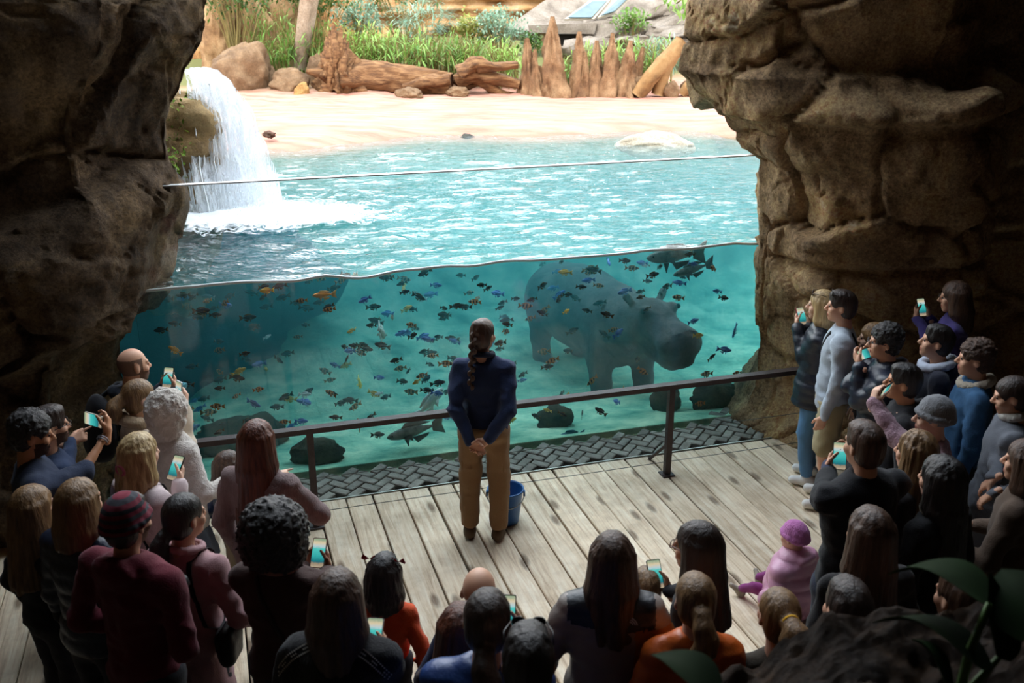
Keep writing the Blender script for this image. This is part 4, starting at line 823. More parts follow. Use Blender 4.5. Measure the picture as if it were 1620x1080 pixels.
VG = [(430, 0, 110, 70, 22.2, 4, 'reedy green plant beside the pale buttress trunk', 'reed', 300), (455, 55, 112, 60, 21.6, 0, 'grassy tuft at the foot of the slender tree', 'reed', 260), (515, 30, 110, 70, 21.8, 0, 'mid-green reeds behind the root plate', 'reed', 340),
      (575, 38, 112, 80, 21.6, 1, 'bright bamboo-like clump behind the log', 'reed', 520), (640, 50, 112, 90, 21.5, 4, 'dense leafy reeds behind the middle of the log', 'reed', 560), (710, 55, 112, 90, 21.6, 0, 'leafy green clump above the driftwood', 'reed', 480), (775, 62, 120, 90, 21.5, 1, 'bright low foliage beside the first spires', 'reed', 480),
      (570, 0, 52, 70, 23.6, 2, 'pale green bush under the cliff', 'bush', 520), (668, 0, 60, 120, 22.6, 2, 'feathery pale green shrub spreading over the reeds', 'feather', 640), (790, 18, 66, 80, 22.8, 2, 'bluish green rounded bush before the terrace', 'bush', 560), (745, 28, 62, 50, 23.0, 5, 'yellowish bush beside the bluish one', 'bush', 360),
      (897, 84, 150, 34, 21.2, 4, 'green reeds between the tall spire and the cluster', 'reed', 300), (945, 66, 140, 60, 21.4, 1, 'bright reeds rising behind the spire cluster', 'reed', 460), (1010, 62, 130, 70, 21.6, 4, 'tall grassy reeds behind the leaning poles', 'reed', 460), (1040, 56, 110, 50, 22.0, 2, 'pale arching grass at the foot of the striated rock', 'reed', 260),
      (500, -40, 22, 120, 22.4, 3, 'dark leafy branches hanging at the top of the cliff', 'bush', 560), (370, -40, 18, 110, 21.8, 3, 'dark grey-green leaves hanging over the fat trunk', 'bush', 420), (640, -50, 12, 150, 25.0, 3, 'dark foliage above the feathery shrub', 'bush', 560), (1000, 20, 46, 50, 24.6, 0, 'low creeping green plant on the striated rock', 'bush', 260), (842, 60, 80, 30, 22.5, 3, 'small dark bush beside the doorway', 'bush', 160)]
for k, (px, a, c, w_, Y, gi, lab, sty, n) in enumerate(VG): shrub({'reed': 'reeds', 'bush': 'bush', 'feather': 'feathery_shrub'}[sty], px, a, c, w_, Y, gi, lab, 100+k, int(n*(1.9 if sty == 'bush' else 1.25)), .26 if sty != 'bush' else .12, .055 if sty != 'feather' else .03, .5, sty)
g = np.random.default_rng(33); p = np.array(at(1070, 6, 10.6)); o = thing('hanging_vine', 'bright green leaves hanging at the top of the cave opening', 'plant', tuple(p)); b = MB()
leafclump(b, (0, 0, 0), 34, (.10, .06, .05), .10, .05, -.2, g, .4); obj('foliage', b.mesh('foliage', [GREENS[1]]), o); b = MB(); b.tube([(.35, .1, .35), (.15, 0, .12), (0, 0, 0)], .008, 5); obj('stem', b.mesh('stem', [STEM]), o)

# ================================================================== PEOPLE
def rotx(a): c, s = math.cos(a), math.sin(a); return np.array([[1, 0, 0], [0, c, -s], [0, s, c]])
def roty(a): c, s = math.cos(a), math.sin(a); return np.array([[c, 0, s], [0, 1, 0], [-s, 0, c]])
def rotz(a): c, s = math.cos(a), math.sin(a); return np.array([[c, -s, 0], [s, c, 0], [0, 0, 1]])
def nrm(v): v = np.array(v, float); return v/(np.linalg.norm(v)+1e-9)
def skinmat(tone):
    return mat('skin_'+tone, [tone, tone], .5, 20, bump=.05, bscale=90, spec=.35)
SK = {'light': 'd9a78a', 'fair': 'e4b79c', 'tan': 'c08a68', 'brown': '8a5a40'}
LIP = {k: mat('lips_'+k, {'light': 'b0685c', 'fair': 'bb7068', 'tan': '99584a', 'brown': '6e3d34'}[k], .4) for k in SK}
HAIR = {'black': ['120e0d', '2a2320'], 'darkbrown': ['1e1410', '3c2a20'], 'brown': ['33221a', '5f4330'], 'auburn': ['3a1c12', '7a4024'], 'blonde': ['8a6a40', 'd8bc88'], 'lightbrown': ['5a4028', '98754c'], 'grey': ['5c5650', '8e8880']}
def hairmat(k, curly=False):
    return mat('hair_'+k+('_curly' if curly else ''), HAIR[k], .42, 55 if not curly else 70, (1, 1, .07) if not curly else (1, 1, 1), .7 if curly else .5, 60, spec=.5, contrast=.2)
def cloth(c, c2=None, kind='cloth'):
    key = 'cloth_%s_%s_%s' % (c, c2 or '', kind)
    if kind == 'puffer': return mat(key, [c, c2 or c], .38, 8, bump=.25, bscale=30, spec=.5)
    if kind == 'fluffy': return mat(key, [c, c2 or c], .95, 40, bump=1., bscale=60, sheen=.4)
    if kind == 'knit': return mat(key, [c, c2 or c], .9, 90, (1, 1, .3), .8, 120, sheen=.2)
    if kind == 'denim': return mat(key, [c, c2 or c], .85, 30, bump=.4, bscale=200)
    return mat(key, [c, c2 or c], .85, 12, bump=.35, bscale=140, sheen=.1)
def stripes(name, cols, n):
    if name in _M: return _M[name]
    m, nt, b, out = nodes(name); L = nt.links.new; tc = N(nt, 'TexCoord'); sp = N(nt, 'SeparateXYZ'); L(tc.outputs['Object'], sp.inputs[0]); mu = N(nt, 'Math', op='MULTIPLY'); mu.inputs[1].default_value = n; L(sp.outputs['Z'], mu.inputs[0]); fr = N(nt, 'Math', op='FRACT'); L(mu.outputs[0], fr.inputs[0]); r = N(nt, 'ValToRGB'); r.color_ramp.interpolation = 'CONSTANT'; e = r.color_ramp.elements
    e[0].color = lin(cols[0]); e[1].position = .99; e[1].color = lin(cols[0])
    for k, c in enumerate(cols[1:]): q = e.new((k+1)/len(cols)); q.color = lin(c)
    L(fr.outputs[0], r.inputs[0]); L(r.outputs[0], b.inputs['Base Color']); b.inputs['Roughness'].default_value = .9; _M[name] = m; return m

def head_prims(hs, R, c, fem=False):
    def p(x, y, z): return c+R @ (np.array([x, y, z])*hs)
    j = .93 if fem else 1.
    pr = [E_(p(0, -.012, .03), np.array((.075, .096, .092))*hs, R, .02), E_(p(0, .028, -.045), np.array((.060*j, .064, .076))*hs, R, .03), E_(p(0, .066, -.098), np.array((.026*j, .020, .02))*hs, R, .025),
          C_(p(0, .088, .012), p(0, .113, -.026), .008*hs, .0125*hs, .012), E_(p(.012, .100, -.032), .009*hs, None, .008), E_(p(-.012, .100, -.032), .009*hs, None, .008),
          C_(p(-.036, .078, .022), p(.036, .078, .022), .014*hs, .014*hs, .015), E_(p(.040, .058, -.028), .027*hs, None, .02), E_(p(-.040, .058, -.028), .027*hs, None, .02),
          C_(p(-.019, .087, -.062), p(.019, .087, -.062), .0085*hs, None, .008), C_(p(-.015, .085, -.073), p(.015, .085, -.073), .0085*hs, None, .008)]
    for s in (1, -1):
        pr += [E_(p(.076*s, -.008, -.004), np.array((.011, .020, .032))*hs, R @ roty(-.15*s) @ rotz(.35*s), .01)]
    sub = [E_(p(.031, .098, .004), .013*hs, None, .012), E_(p(-.031, .098, .004), .013*hs, None, .012)]
    return pr, sub
def hand_mesh(W, F, Nn, side, k=1., curl=.5, point=False, vs=.0064):
    F = nrm(F); Nn = nrm(np.array(Nn)-F*np.dot(F, Nn)); T = np.cross(F, Nn)*(1 if side > 0 else -1)
    pr = [C_(W-F*.06*k, W+F*.01*k, .025*k, .026*k, .02)]
    offs = (.030, .010, -.010, -.028); lens = (.070, .078, .072, .056)
    for i, (o, l) in enumerate(zip(offs, lens)):
        kn = W+F*(.088-.004*i*(i > 1))*k+T*o*k; pr.append(C_(W+F*.012*k+T*o*.6*k, kn, .017*k, .0125*k, .016))
        d = F.copy(); p0 = kn; a = curl*(1+.12*i) if not (point and i == 0) else .05
        if point and i > 0: a = 1.25
        for sgm, fr in enumerate((.45, .32, .25)):
            an = a*(.75 if sgm == 0 else 1.); d = nrm(d*math.cos(an)+np.cross(np.cross(d, Nn) if abs(np.dot(d, Nn)) < .99 else T, d)*0+Nn*math.sin(an)) if sgm == 0 else nrm(d*math.cos(an)+nrm(np.cross(np.cross(F, Nn), d)*1.)*math.sin(an))
            p1 = p0+d*l*fr*k; pr.append(C_(p0, p1, (.0098-.0012*sgm)*k, (.0092-.0012*sgm)*k, .005)); p0 = p1
    b0 = W+F*.022*k+T*.026*k; d = nrm(F*.62+T*.62+Nn*.45); b1 = b0+d*.042*k; d2 = nrm(F*.85+T*.12+Nn*(.35+.3*curl)); b2 = b1+d2*.033*k; b3 = b2+nrm(d2+Nn*.25*curl)*.026*k
    pr += [C_(b0, b1, .016*k, .0125*k, .014), C_(b1, b2, .0115*k, .0105*k, .005), C_(b2, b3, .0105*k, .0085*k, .005)]
    return sdf_mesh(pr, vs*k, pad=.004)
def box_sdf_cut(F, X, zlo=None, zhi=None):
    if zlo is not None: F = np.maximum(F, zlo-X[..., 2])
    if zhi is not None: F = np.maximum(F, X[..., 2]-zhi)
    return F
# ---- phones
def screenmat():
    if 'screen' in _M: return _M['screen']
    m, nt, b, out = nodes('screen'); L = nt.links.new; tc = N(nt, 'TexCoord'); sp = N(nt, 'SeparateXYZ'); L(tc.outputs['Object'], sp.inputs[0])
    no = N(nt, 'TexNoise', Scale=90., Detail=4.); L(tc.outputs['Object'], no.inputs['Vector']); oi = N(nt, 'ObjectInfo')
    mr = N(nt, 'MapRange'); mr.inputs[1].default_value = -.075; mr.inputs[2].default_value = .075; L(sp.outputs['Z'], mr.inputs[0])
    ad = N(nt, 'Math', op='MULTIPLY_ADD'); ad.inputs[1].default_value = .12; L(no.outputs[0], ad.inputs[0]); L(mr.outputs[0], ad.inputs[2])
    r = N(nt, 'ValToRGB'); e = r.color_ramp.elements; e[0].position = .0; e[0].color = lin('b8a890'); e[1].position = 1; e[1].color = lin('8a9a80')
    for po_, c in ((.20, '8a7c68'), (.26, '14606a'), (.45, '2f9a98'), (.70, '48b4ac'), (.78, 'a8bcc0'), (.90, 'c8b898')): q = e.new(po_); q.color = lin(c)
    L(ad.outputs[0], r.inputs[0]); L(r.outputs[0], b.inputs['Emission Color']); b.inputs['Emission Strength'].default_value = .3; b.inputs['Base Color'].default_value = (.01, .01, .01, 1); b.inputs['Roughness'].default_value = .2
    _M['screen'] = m; return m
def rbox(w, d, h, r=.008, nseg=4):
    """rounded slab, in x-z outline, depth along y"""
    pts = []
    for cx, cz, a0 in ((w/2-r, h/2-r, 0), (-w/2+r, h/2-r, 90), (-w/2+r, -h/2+r, 180), (w/2-r, -h/2+r, 270)):
        for k in range(nseg+1): a = math.radians(a0+90*k/nseg); pts.append((cx+r*math.cos(a), cz+r*math.sin(a)))
    n = len(pts); V = [(x, -d/2, z) for x, z in pts]+[(x, d/2, z) for x, z in pts]
    return V, [tuple(range(n)), tuple(range(2*n-1, n-1, -1))]+[(i, (i+1) % n, n+(i+1) % n, n+i)[::-1] for i in range(n)]
def phone(c, n, up, label, col='1b1b1f', s=1., lens_=True):
    """screen looks along n"""
    n = nrm(n); up = nrm(np.array(up)-n*np.dot(n, up)); r = np.cross(-n, up)
    M = Matrix(((r[0], -n[0], up[0]), (r[1], -n[1], up[1]), (r[2], -n[2], up[2]))).to_4x4(); M.translation = Vector(c)
    b = MB(); b.add(*rbox(.074*s, .009, .152*s)); o = obj('phone', b.mesh('phone', [mat('phone_'+col, col, .4, spec=.5)])); o.matrix_world = M; tag(o, label, 'phone')
    b = MB(); V, F = rbox(.067*s, .0012, .144*s, .006); b.add(V, F); q = obj('screen', b.mesh('screen', [screenmat()]), o, (0, -.0048, 0))
    b = MB(); b.add(*rbox(.022, .003, .026, .005)); obj('camera_bump', b.mesh('camera_bump', [mat('phone_glass', '0c0c0e', .1, spec=.7)]), o, (.02*s, .0055, .055*s))
    return o, r, up
PEOPLE = {}
def person(key, head, h, look, label, top, hair, skin='light', build=1., fem=True, hs=None, trousers='23242c', shoes='2a2626', lean=0., hyaw=0., hpitch=0., arms=None, base=None, sit=False, shorts=None, skirt=None, hat=None, glasses=None, beard=None, hood=None, fur=0., hem=-.06, collar=None, child=False, phones=(), seed=None, sleeve=1., strap=None, legspread=.09, group=None, baggy=0.):
    """head = pixel of the crown in the photograph, used with the body height to find where the person stands"""
    seed = seed or (abs(hash(key)) % 1000 if False else sum(map(ord, key)) % 997); g = np.random.default_rng(seed)
    if hs is None: hs = 1. if not child else .80+.10*min(1, h/1.4)
    if base is None:
        z = 0.
        for _ in range(12): p = onz(head[0], head[1], z+h); z = floor_z(p[0], p[1])
        base = np.array([p[0], p[1], z])
    base = np.array(base, float)
    d = np.array(look)-base[:2]; yaw = math.atan2(-d[0], d[1])
    Rw = rotz(yaw)
    def toL(pw): return Rw.T @ (np.array(pw)-base)
    k = h/1.72 if not sit else (h/.62*.62/1.72*1.0 if False else hs*.62)
    # joints
    hipz = .515*h if not sit else .10
    Rl = rotx(-lean)
    hipc = np.array([0, 0, hipz])
    def up_(p): return hipc+Rl @ (np.array(p, float)-hipc)
    # the crown stays where it was measured: shift the hips back by the lean
    headz = h-.125*hs
    hc0 = np.array([0, .02, headz]); shift = np.array([0, (up_(hc0)-hc0)[1], 0])
    def U_(p): return up_(p)-shift*1.0
    hipc2 = hipc-shift
    shz = headz-.215*hs; sw = (.172 if fem else .192)*(k if not sit else .8)*(.5+.5*build)
    Rh = Rl @ rotz(hyaw) @ rotx(-hpitch)
    nb = U_((0, -.02, shz+.04)); hc = U_(hc0); 
    B = build; T_ = [E_(U_((0, .0, shz-.13*k)), np.array((.155, .105, .19))*k*B, Rl, .06), C_(U_((-sw*.88, -.005, shz-.02)), U_((sw*.88, -.005, shz-.02)), .058*k, None, .06), E_(U_((0, .008, hipz+.14*k)), np.array((.138*(.5+.5*B), .105*B, .19))*k, Rl, .06), E_(U_((0, 0, hipz+.0)), np.array((.160 if fem else .152, .115, .12))*k*B, None, .06)]
    if sit: T_ = [E_(U_((0, 0, shz-.10)), np.array((.115, .095, .14))*B, Rl, .05), E_(U_((0, 0, .14)), np.array((.13, .115, .14))*B, None, .06), C_(U_((-sw*.8, 0, shz-.02)), U_((sw*.8, 0, shz-.02)), .05, None, .05)]
    l1, l2 = .172*h, .152*h
    if sit: l1, l2 = .15, .13
    J = {}; HM = []; made = []
    arms = dict(arms or {})
    for s, nm in ((1, 'R'), (-1, 'L')):
        S = U_((sw*s, -.005, shz-.025)); spec = arms.get(nm, 'down'); curl = .45; point = False
        if isinstance(spec, str) and spec == 'down': Wt = U_((sw*s*1.28, .06, hipz-.04*h if not sit else .16)); Fh = np.array([0, .15, -1.]); Nh = np.array([-s, .1, 0.])
        elif spec[0] == 'at':  # local point, fingers, palm
            Wt, Fh, Nh = np.array(spec[1], float), np.array(spec[2], float), np.array(spec[3], float); curl = spec[4] if len(spec) > 4 else .45
        elif spec[0] == 'px':   # world point through a pixel at distance Y; fingers & palm in the local frame
            Wt = toL(ony(spec[1], spec[2], spec[3])); Fh, Nh = np.array(spec[4], float), np.array(spec[5], float); curl = spec[6] if len(spec) > 6 else .45; point = len(spec) > 7 and spec[7]
        elif spec[0] == 'hold':  # phone: pixel, Y, landscape
            pc = toL(ony(spec[1], spec[2], spec[3])); mx_ = (l1+l2)*.97+.02
            n_ = nrm(.75*nrm(hc-pc)+.0*np.array([0, 0, 1])); upv = np.array([0, 0, 1.])
            if spec[4] == 'land': upv = np.cross(n_, upv)
            upv = nrm(upv-n_*np.dot(n_, upv)); r_ = np.cross(-n_, upv); lz = np.array([0, 0, 1.])-n_*n_[2]; lz = nrm(lz); lr = np.cross(-n_, lz)
            hw = .042 if spec[4] != 'land' else .082; Wt = pc+lr*s*(hw+.012)-lz*(.085 if spec[4] != 'land' else .065)-n_*.012; Fh = lz*.85-lr*s*.25-n_*.25; Nh = -lr*s*.75+n_*.45; curl = .55
            dd = Wt-S; ex = np.linalg.norm(dd)-mx_
            if ex > 0: mv = nrm(dd)*ex; Wt = Wt-mv; pc = pc-mv
            if spec[5]: made.append((spec[5], pc, n_, upv, spec[6] if len(spec) > 6 else '1b1b1f'))
        dd = Wt-S; D = np.linalg.norm(dd); mx_ = (l1+l2)*.985
        if D > mx_: Wt = S+dd/D*mx_; D = mx_
        D = max(D, abs(l1-l2)+.02); a = (l1*l1-l2*l2+D*D)/(2*D); hh = math.sqrt(max(l1*l1-a*a, 1e-6)); u_ = nrm(Wt-S); pole = np.array([.55*s, -.35, -1.]); 
        if isinstance(spec, tuple) and spec[0] == 'at' and len(spec) > 5: pole = np.array(spec[5], float)
        pole = nrm(pole-u_*np.dot(u_, pole)); El = S+u_*a+pole*hh; J[nm] = (S, El, Wt)
        HM.append(hand_mesh(Wt+nrm(Wt-El)*.012, Fh, Nh, s, .92*(hs if child or sit else (1. if not fem else .93))*(1 if not child else .88), curl, point))
    # ---------- body: one skin mesh (head, neck, arms, hands, legs)
    ph, sbh = head_prims(hs, Rh, hc, fem)
    ph = ph+[C_(hc+Rh @ np.array([0, -.022, -.055])*hs, nb, .050*hs*(.92 if fem else 1.05), .058*hs, .03), E_(nb-np.array([0, -.01, .065]), np.array((.10, .055, .05))*k, None, .04)]
    Vh, Fh_ = sdf_mesh(ph, .0086*hs, sbh, pad=.006)
    loc = (Vh-hc) @ Rh/hs; fc = loc[Fh_].mean(1); mi = np.zeros(len(Fh_), int)
    mi[(np.abs(fc[:, 0]) < .024) & (fc[:, 1] > .084) & (fc[:, 2] < -.056) & (fc[:, 2] > -.080)] = 1
    if beard: mi[(fc[:, 1] > .012) & (fc[:, 2] < -.030) & (fc[:, 2] > -.13) & ~((np.abs(fc[:, 0]) < .024) & (fc[:, 2] > -.080) & (fc[:, 2] < -.056) & (fc[:, 1] > .08)) & ((fc[:, 2] < -.05) | (np.abs(fc[:, 0]) > .052))] = 2
    if hair and hair[0] == 'buzz': mi[(fc[:, 2] > -.05) & (fc[:, 2] < .06) & (fc[:, 1] < .035) & (np.abs(fc[:, 0]) > -1) & ~((np.abs(fc[:, 0]) > .074) & (np.abs(fc[:, 1]+.008) < .03))] = 3
    core = [E_(p[1], p[2]*.86, p[3], p[4]) if p[0] == 'e' else C_(p[1], p[2], p[3]*.8, None, p[5]) for p in T_]
    for nm in 'RL': S, El, Wt = J[nm]; core += [C_(S, El, .038*k if not sit else .03, .034*k if not sit else .028, .03), C_(El, Wt, .036*k if not sit else .028, .024*k if not sit else .022, .02)]
    ft = []
    for s in (1, -1):
        hj = hipc2+np.array([.085*s*k, 0, -.02])
        if sit: kn = np.array([.12*s, .20, .14])-shift; an = np.array([.11*s, .32, .06])-shift
        else: kn = np.array([legspread*s*k, .03*k, .285*h])-shift*.4; an = np.array([legspread*s*k, -.015, .05*h])
        ft.append((hj, kn, an)); core += [C_(hj, kn, .074*k*B, .052*k, .05), C_(kn, an, .054*k, .034*k, .03)]
    Vc, Fc = sdf_mesh(core, .032, pad=.01)
    parts = [(Vh, Fh_, mi), (Vc, Fc, 0)]+[(v, f, 0) for v, f in HM]
    for s in (1, -1):   # eyeballs
        b = MB(); b.lathe([(.0005, -.0115), (.008, -.008), (.0115, 0), (.008, .008), (.0005, .0115)], 8); v = np.array(b.v)*hs+hc+Rh @ np.array([.031*s, .080, .004])*hs; parts.append((v, np.array(b.f), 4))
    V, F, M_ = join(parts)
    body = obj('person', mesh('person', V, F, True, [skinmat(SK[skin]), LIP[skin], mat('beard_'+(beard or 'brown'), {'black': ['2a201c', '5a4238'], 'darkbrown': ['3a2c26', '6a4f42'], 'brown': ['6a5648', '98796a']}[beard or 'brown'], .8, 160, bump=.4, bscale=200), mat('stubble', ['6a544a', '8a6c5c'], .7, 200), mat('eye_dark', '2a201c', .2, spec=.6)], M_), None, base, yaw)
    tag(body, label, 'person', group)
    # ---------- top
    tc_, kind = top[0], top[1]; tc2 = top[2] if len(top) > 2 else None
    inf = {'puffer': .030, 'fluffy': .034, 'coat': .024, 'knit': .018, 'denim': .02}.get(kind, .015)*(1 if not child else .8)
    pr = [E_(p[1], p[2]+inf, p[3], p[4]) if p[0] == 'e' else C_(p[1], p[2], p[3]+inf*.5, None, p[5]) for p in T_]
    if hem < -.1: pr.append(C_(hipc2+np.array([0, 0, 0]), hipc2+np.array([0, 0, hem]), (.150*B)*k+inf*.5, (.165*B)*k+inf*.6, .05))
    for nm in 'RL':
        S, El, Wt = J[nm]; W2 = El+(Wt-El)*(.97*sleeve); r0 = (.052*k if not sit else .044)*(.5+.5*B)+inf*.55
        pr += [C_(S, El, r0*1.08, r0*.92, .035), C_(El, W2, r0*.92, r0*.72+(.006 if kind == 'puffer' else 0), .02)]
    if collar: pr += [C_(nb+np.array([-.045*hs, .0, .0]), nb+np.array([.045*hs, .0, .0]), .038*hs+collar, None, .03), C_(nb+np.array([-.035*hs, .045, -.02]), nb+np.array([.035*hs, .045, -.02]), .03*hs+collar*.6, None, .03)]
    if hood: pr += [E_(nb+Rl @ np.array([0, -.085, -.01])*hs, np.array((.12, .055, .085))*hs, rotx(.35), .03), C_(nb+np.array([-.07*hs, -.02, .01]), nb+np.array([.07*hs, -.02, .01]), .04*hs, None, .03)]
    sub = [C_(hc+Rh @ np.array([0, .0, -.06])*hs, nb+np.array([0, .01, .02]), .046*hs, .046*hs, .012)]
    ampF = fur or {'puffer': .004, 'fluffy': .010}.get(kind, .0065); hz = hipc2[2]+hem*1.0
    def post(F, X):
        if kind in ('puffer', 'fluffy'): F = F+ampF*(vnoise(X*np.array([15, 15, 10.]), seed)+.7*vnoise(X*np.array([28, 28, 16.]), seed+1))*(.7 if kind != 'fluffy' else 1.)
        else:   # folds: sharp crests on a warped field
            Wp = X+.05*np.stack([vnoise(X*6, seed+11), vnoise(X*6, seed+12), vnoise(X*6, seed+13)], -1)
            F = F+.020*np.abs(vnoise(Wp*np.array([8, 8, 13.]), seed))+.011*np.abs(vnoise(Wp*np.array([16, 16, 25.]), seed+1))-.008
        if kind == 'puffer': F = F+.007*(1-np.abs(np.sin(X[..., 2]*math.pi/.085+.5*X[..., 0])))**2*1.6
        if kind == 'fluffy': F = F+.007*vnoise(X*75, seed+2)
        return box_sdf_cut(F, X, hz) if not sit else F
    V, F = sdf_mesh(pr, .0165 if not child else .0135, sub, post, pad=.03)
    jn = {'puffer': 'puffer_jacket', 'fluffy': 'fleece_coat', 'coat': 'coat', 'knit': 'jumper', 'denim': 'denim_jacket'}.get(kind, 'jacket')
    topo = obj(jn, mesh(jn, V, F, True, [cloth(tc_, tc2, kind if kind != 'coat' else 'cloth')]), body)
    PEOPLE[key] = dict(o=body, base=base, yaw=yaw, top=topo, V=V, F=F, hc=hc, Rh=Rh, hs=hs, J=J, nb=nb, hip=hipc2, toL=toL, Rw=Rw, sh=(sw, shz), U=U_, k=k)
    # ---------- trousers / skirt
    lp = [E_(hipc2+np.array([0, 0, -.0]), np.array((.158, .118, .13))*k*B+.008, None, .05)]
    for hj, kn, an in ft:
        a2 = an if shorts is None else kn+(hj-kn)*.12
        lp += [C_(hj, kn, .082*k*B+.008, .060*k+.008, .04), ] + ([C_(kn, a2, .062*k+.008, .050*k+.006, .03)] if shorts is None else [])
        if shorts is not None: lp[-1] = C_(hj, a2, .086*k+.012, .078*k+.014, .03)
    if skirt: lp = [C_(hipc2+np.array([0, 0, .05]), hipc2+np.array([0, 0, -.34*h*.8]), .13*k, .24*k, .04)]
    def post2(F, X):
        F = F-baggy+(1+20*baggy)*(.014*np.abs(vnoise(X*np.array([9, 9, 16.]), seed+7))+.008*np.abs(vnoise(X*np.array([20, 20, 30.]), seed+8))-.006)
        if skirt:
            an_ = np.arctan2(X[..., 1]-hipc2[1], X[..., 0]); F = F+.014*np.sin(an_*13)*smooth(0, .3, hipc2[2]-X[..., 2]); F = box_sdf_cut(F, X, hipc2[2]-.34*h*.75)
        return box_sdf_cut(F, X, None if sit else .055*h, None if sit else hipc2[2]+(.02 if shorts else .05)*k)
    V, F = sdf_mesh(lp, .021, (), post2, pad=.02)
    nmn = 'skirt' if skirt else ('shorts' if shorts else 'trousers')
    obj(nmn, mesh(nmn, V, F, True, [cloth(skirt or shorts or trousers)]), body)
    for s, (hj, kn, an) in zip((1, -1), ft):
        fl = (.155 if fem else .175)*(k if not sit else .62); z0 = 0 if not sit else .0
        fx = an[0]; fy = an[1]; dirf = np.array([.12*s, 1, 0]) if not sit else np.array([.3*s, .5, .35])
        dirf = nrm(dirf); A0 = np.array([fx, fy, 0])+np.array([0, 0, .045*k+(.02 if sit else 0)]); 
        pr2 = [C_(A0-dirf*.045*k+np.array([0, 0, 0]), A0+dirf*fl*.72, .044*k, .036*k, .02), C_(np.array([fx, fy, .045*k]), np.array([fx, fy, .1*k]), .044*k, .042*k, .03)]
        V, F = sdf_mesh(pr2, .0125, (), lambda F, X: box_sdf_cut(F, X, 0.), pad=.01); obj('shoe', mesh('shoe', V, F, True, [mat('shoe_'+shoes, [shoes, shoes], .6, 20, spec=.4)]), body)
    # ---------- hair / hat
    def hp_(x, y, z): return hc+Rh @ (np.array([x, y, z])*hs)
    def HE(c, r, kk=.02): return E_(hp_(*c), np.array(r)*hs, Rh, kk)
    face = [E_(hp_(0, .115, -.050), np.array((.066, .075, .100))*hs, Rh, .02), E_(hp_(0, .05, -.15), np.array((.085, .09, .07))*hs, Rh, .02)]
    hm = None; hp2 = []; sub = list(face); curly = False; hvs = .0108; amp = (.0045, (60, 60, 9.))
    if hair:
        st, hcol = hair[0], hair[1]; Ln = hair[2] if len(hair) > 2 else .3
        ear = [E_(hp_(.085*s, .012, -.02), np.array((.03, .028, .045))*hs, Rh, .015) for s in (1, -1)]
        cap = [HE((0, -.014, .034), (.084, .106, .099)), HE((0, -.045, -.03), (.074, .065, .07), .03)]
        if st == 'short': hp2 = cap+[HE((0, .02, .095), (.06, .07, .035), .03)]; sub += ear; amp = (.007, (40, 40, 22.))
        elif st in ('curly', 'afro'):
            curly = True; amp = (.011, (66, 66, 66.)); hvs = .0092
            if st == 'curly': hp2 = [HE((0, -.015, .050), (.095, .112, .105)), HE((0, -.05, -.02), (.08, .065, .075), .03)]; sub += ear
            else: hp2 = [HE((0, -.035, .035), (.155, .150, .150)), HE((.04, -.05, -.05), (.12, .11, .11), .04), HE((-.04, -.05, -.05), (.12, .11, .11), .04)]; amp = (.013, (72, 72, 72.)); hvs = .0092
        elif st in ('long', 'wavy', 'bob'):
            hp2 = [HE((0, -.014, .036), (.087, .109, .101)), HE((0, -.055, -.03), (.085, .062, .08), .03)]
            n = 15
            for i in range(n):
                a = math.radians(-125+250*i/(n-1)); x0, y0 = .078*math.sin(a), -.022-.078*math.cos(a); l = Ln*g.uniform(.86, 1.06)*(1-.18*(abs(i-7)/7)**2); fl = 1.0+.35*min(1, l/.4)
                m1 = (x0*1.12, y0*1.05-.01, -.10-.1*l); e1 = (x0*fl*g.uniform(.8, 1.1), min(y0*1.0, -.02)-.03-.04*(l > .25), -.06-l); r0 = g.uniform(.026, .034)
                hp2 += [C_(hp_(x0*.95, y0*.95, .04), hp_(*m1), .024*hs, r0*hs, .02), C_(hp_(*m1), hp_(*e1), r0*hs, (.018 if st != 'bob' else .026)*hs, .018)]
            amp = (.006 if st != 'wavy' else .010, (55, 55, 7.) if st != 'wavy' else (40, 40, 22.))
        elif st in ('pony', 'lowpony', 'bunpony', 'braid'):
            hp2 = list(cap); sub += ear; zt = {'pony': .02, 'lowpony': -.05, 'bunpony': .05, 'braid': .075}[st]; y0 = -.115 if st != 'braid' else -.085
            hp2.append(HE((0, y0, zt), (.032, .03, .03), .02)); q = np.array([0, y0-.02, zt]); nsg = 6
            if st == 'braid':
                hp2.append(HE((0, -.07, .10), (.045, .04, .035), .02))
                for i in range(13): qq = (.012*(-1)**i, -.105-.004*i-(.03 if 3 < i else .01*i), .065-.033*i); hp2.append(HE(qq, (.024-.0008*i, .022, .026), .008))
            else:
                for i in range(nsg):
                    e1 = np.array([.015*math.sin(i*1.3), y0-.03-.035*min(1, (i+1)/2.)+.012*max(0, i-2), zt-(i+1)*Ln/nsg]); w0 = .030+.016*math.sin(math.pi*min(1, (i+.5)/nsg)); hp2.append(C_(hp_(*q), hp_(*e1), w0*hs, (.030+.014*math.sin(math.pi*min(1, (i+1.5)/nsg)))*hs*(1 if i < nsg-1 else .35), .02)); q = e1
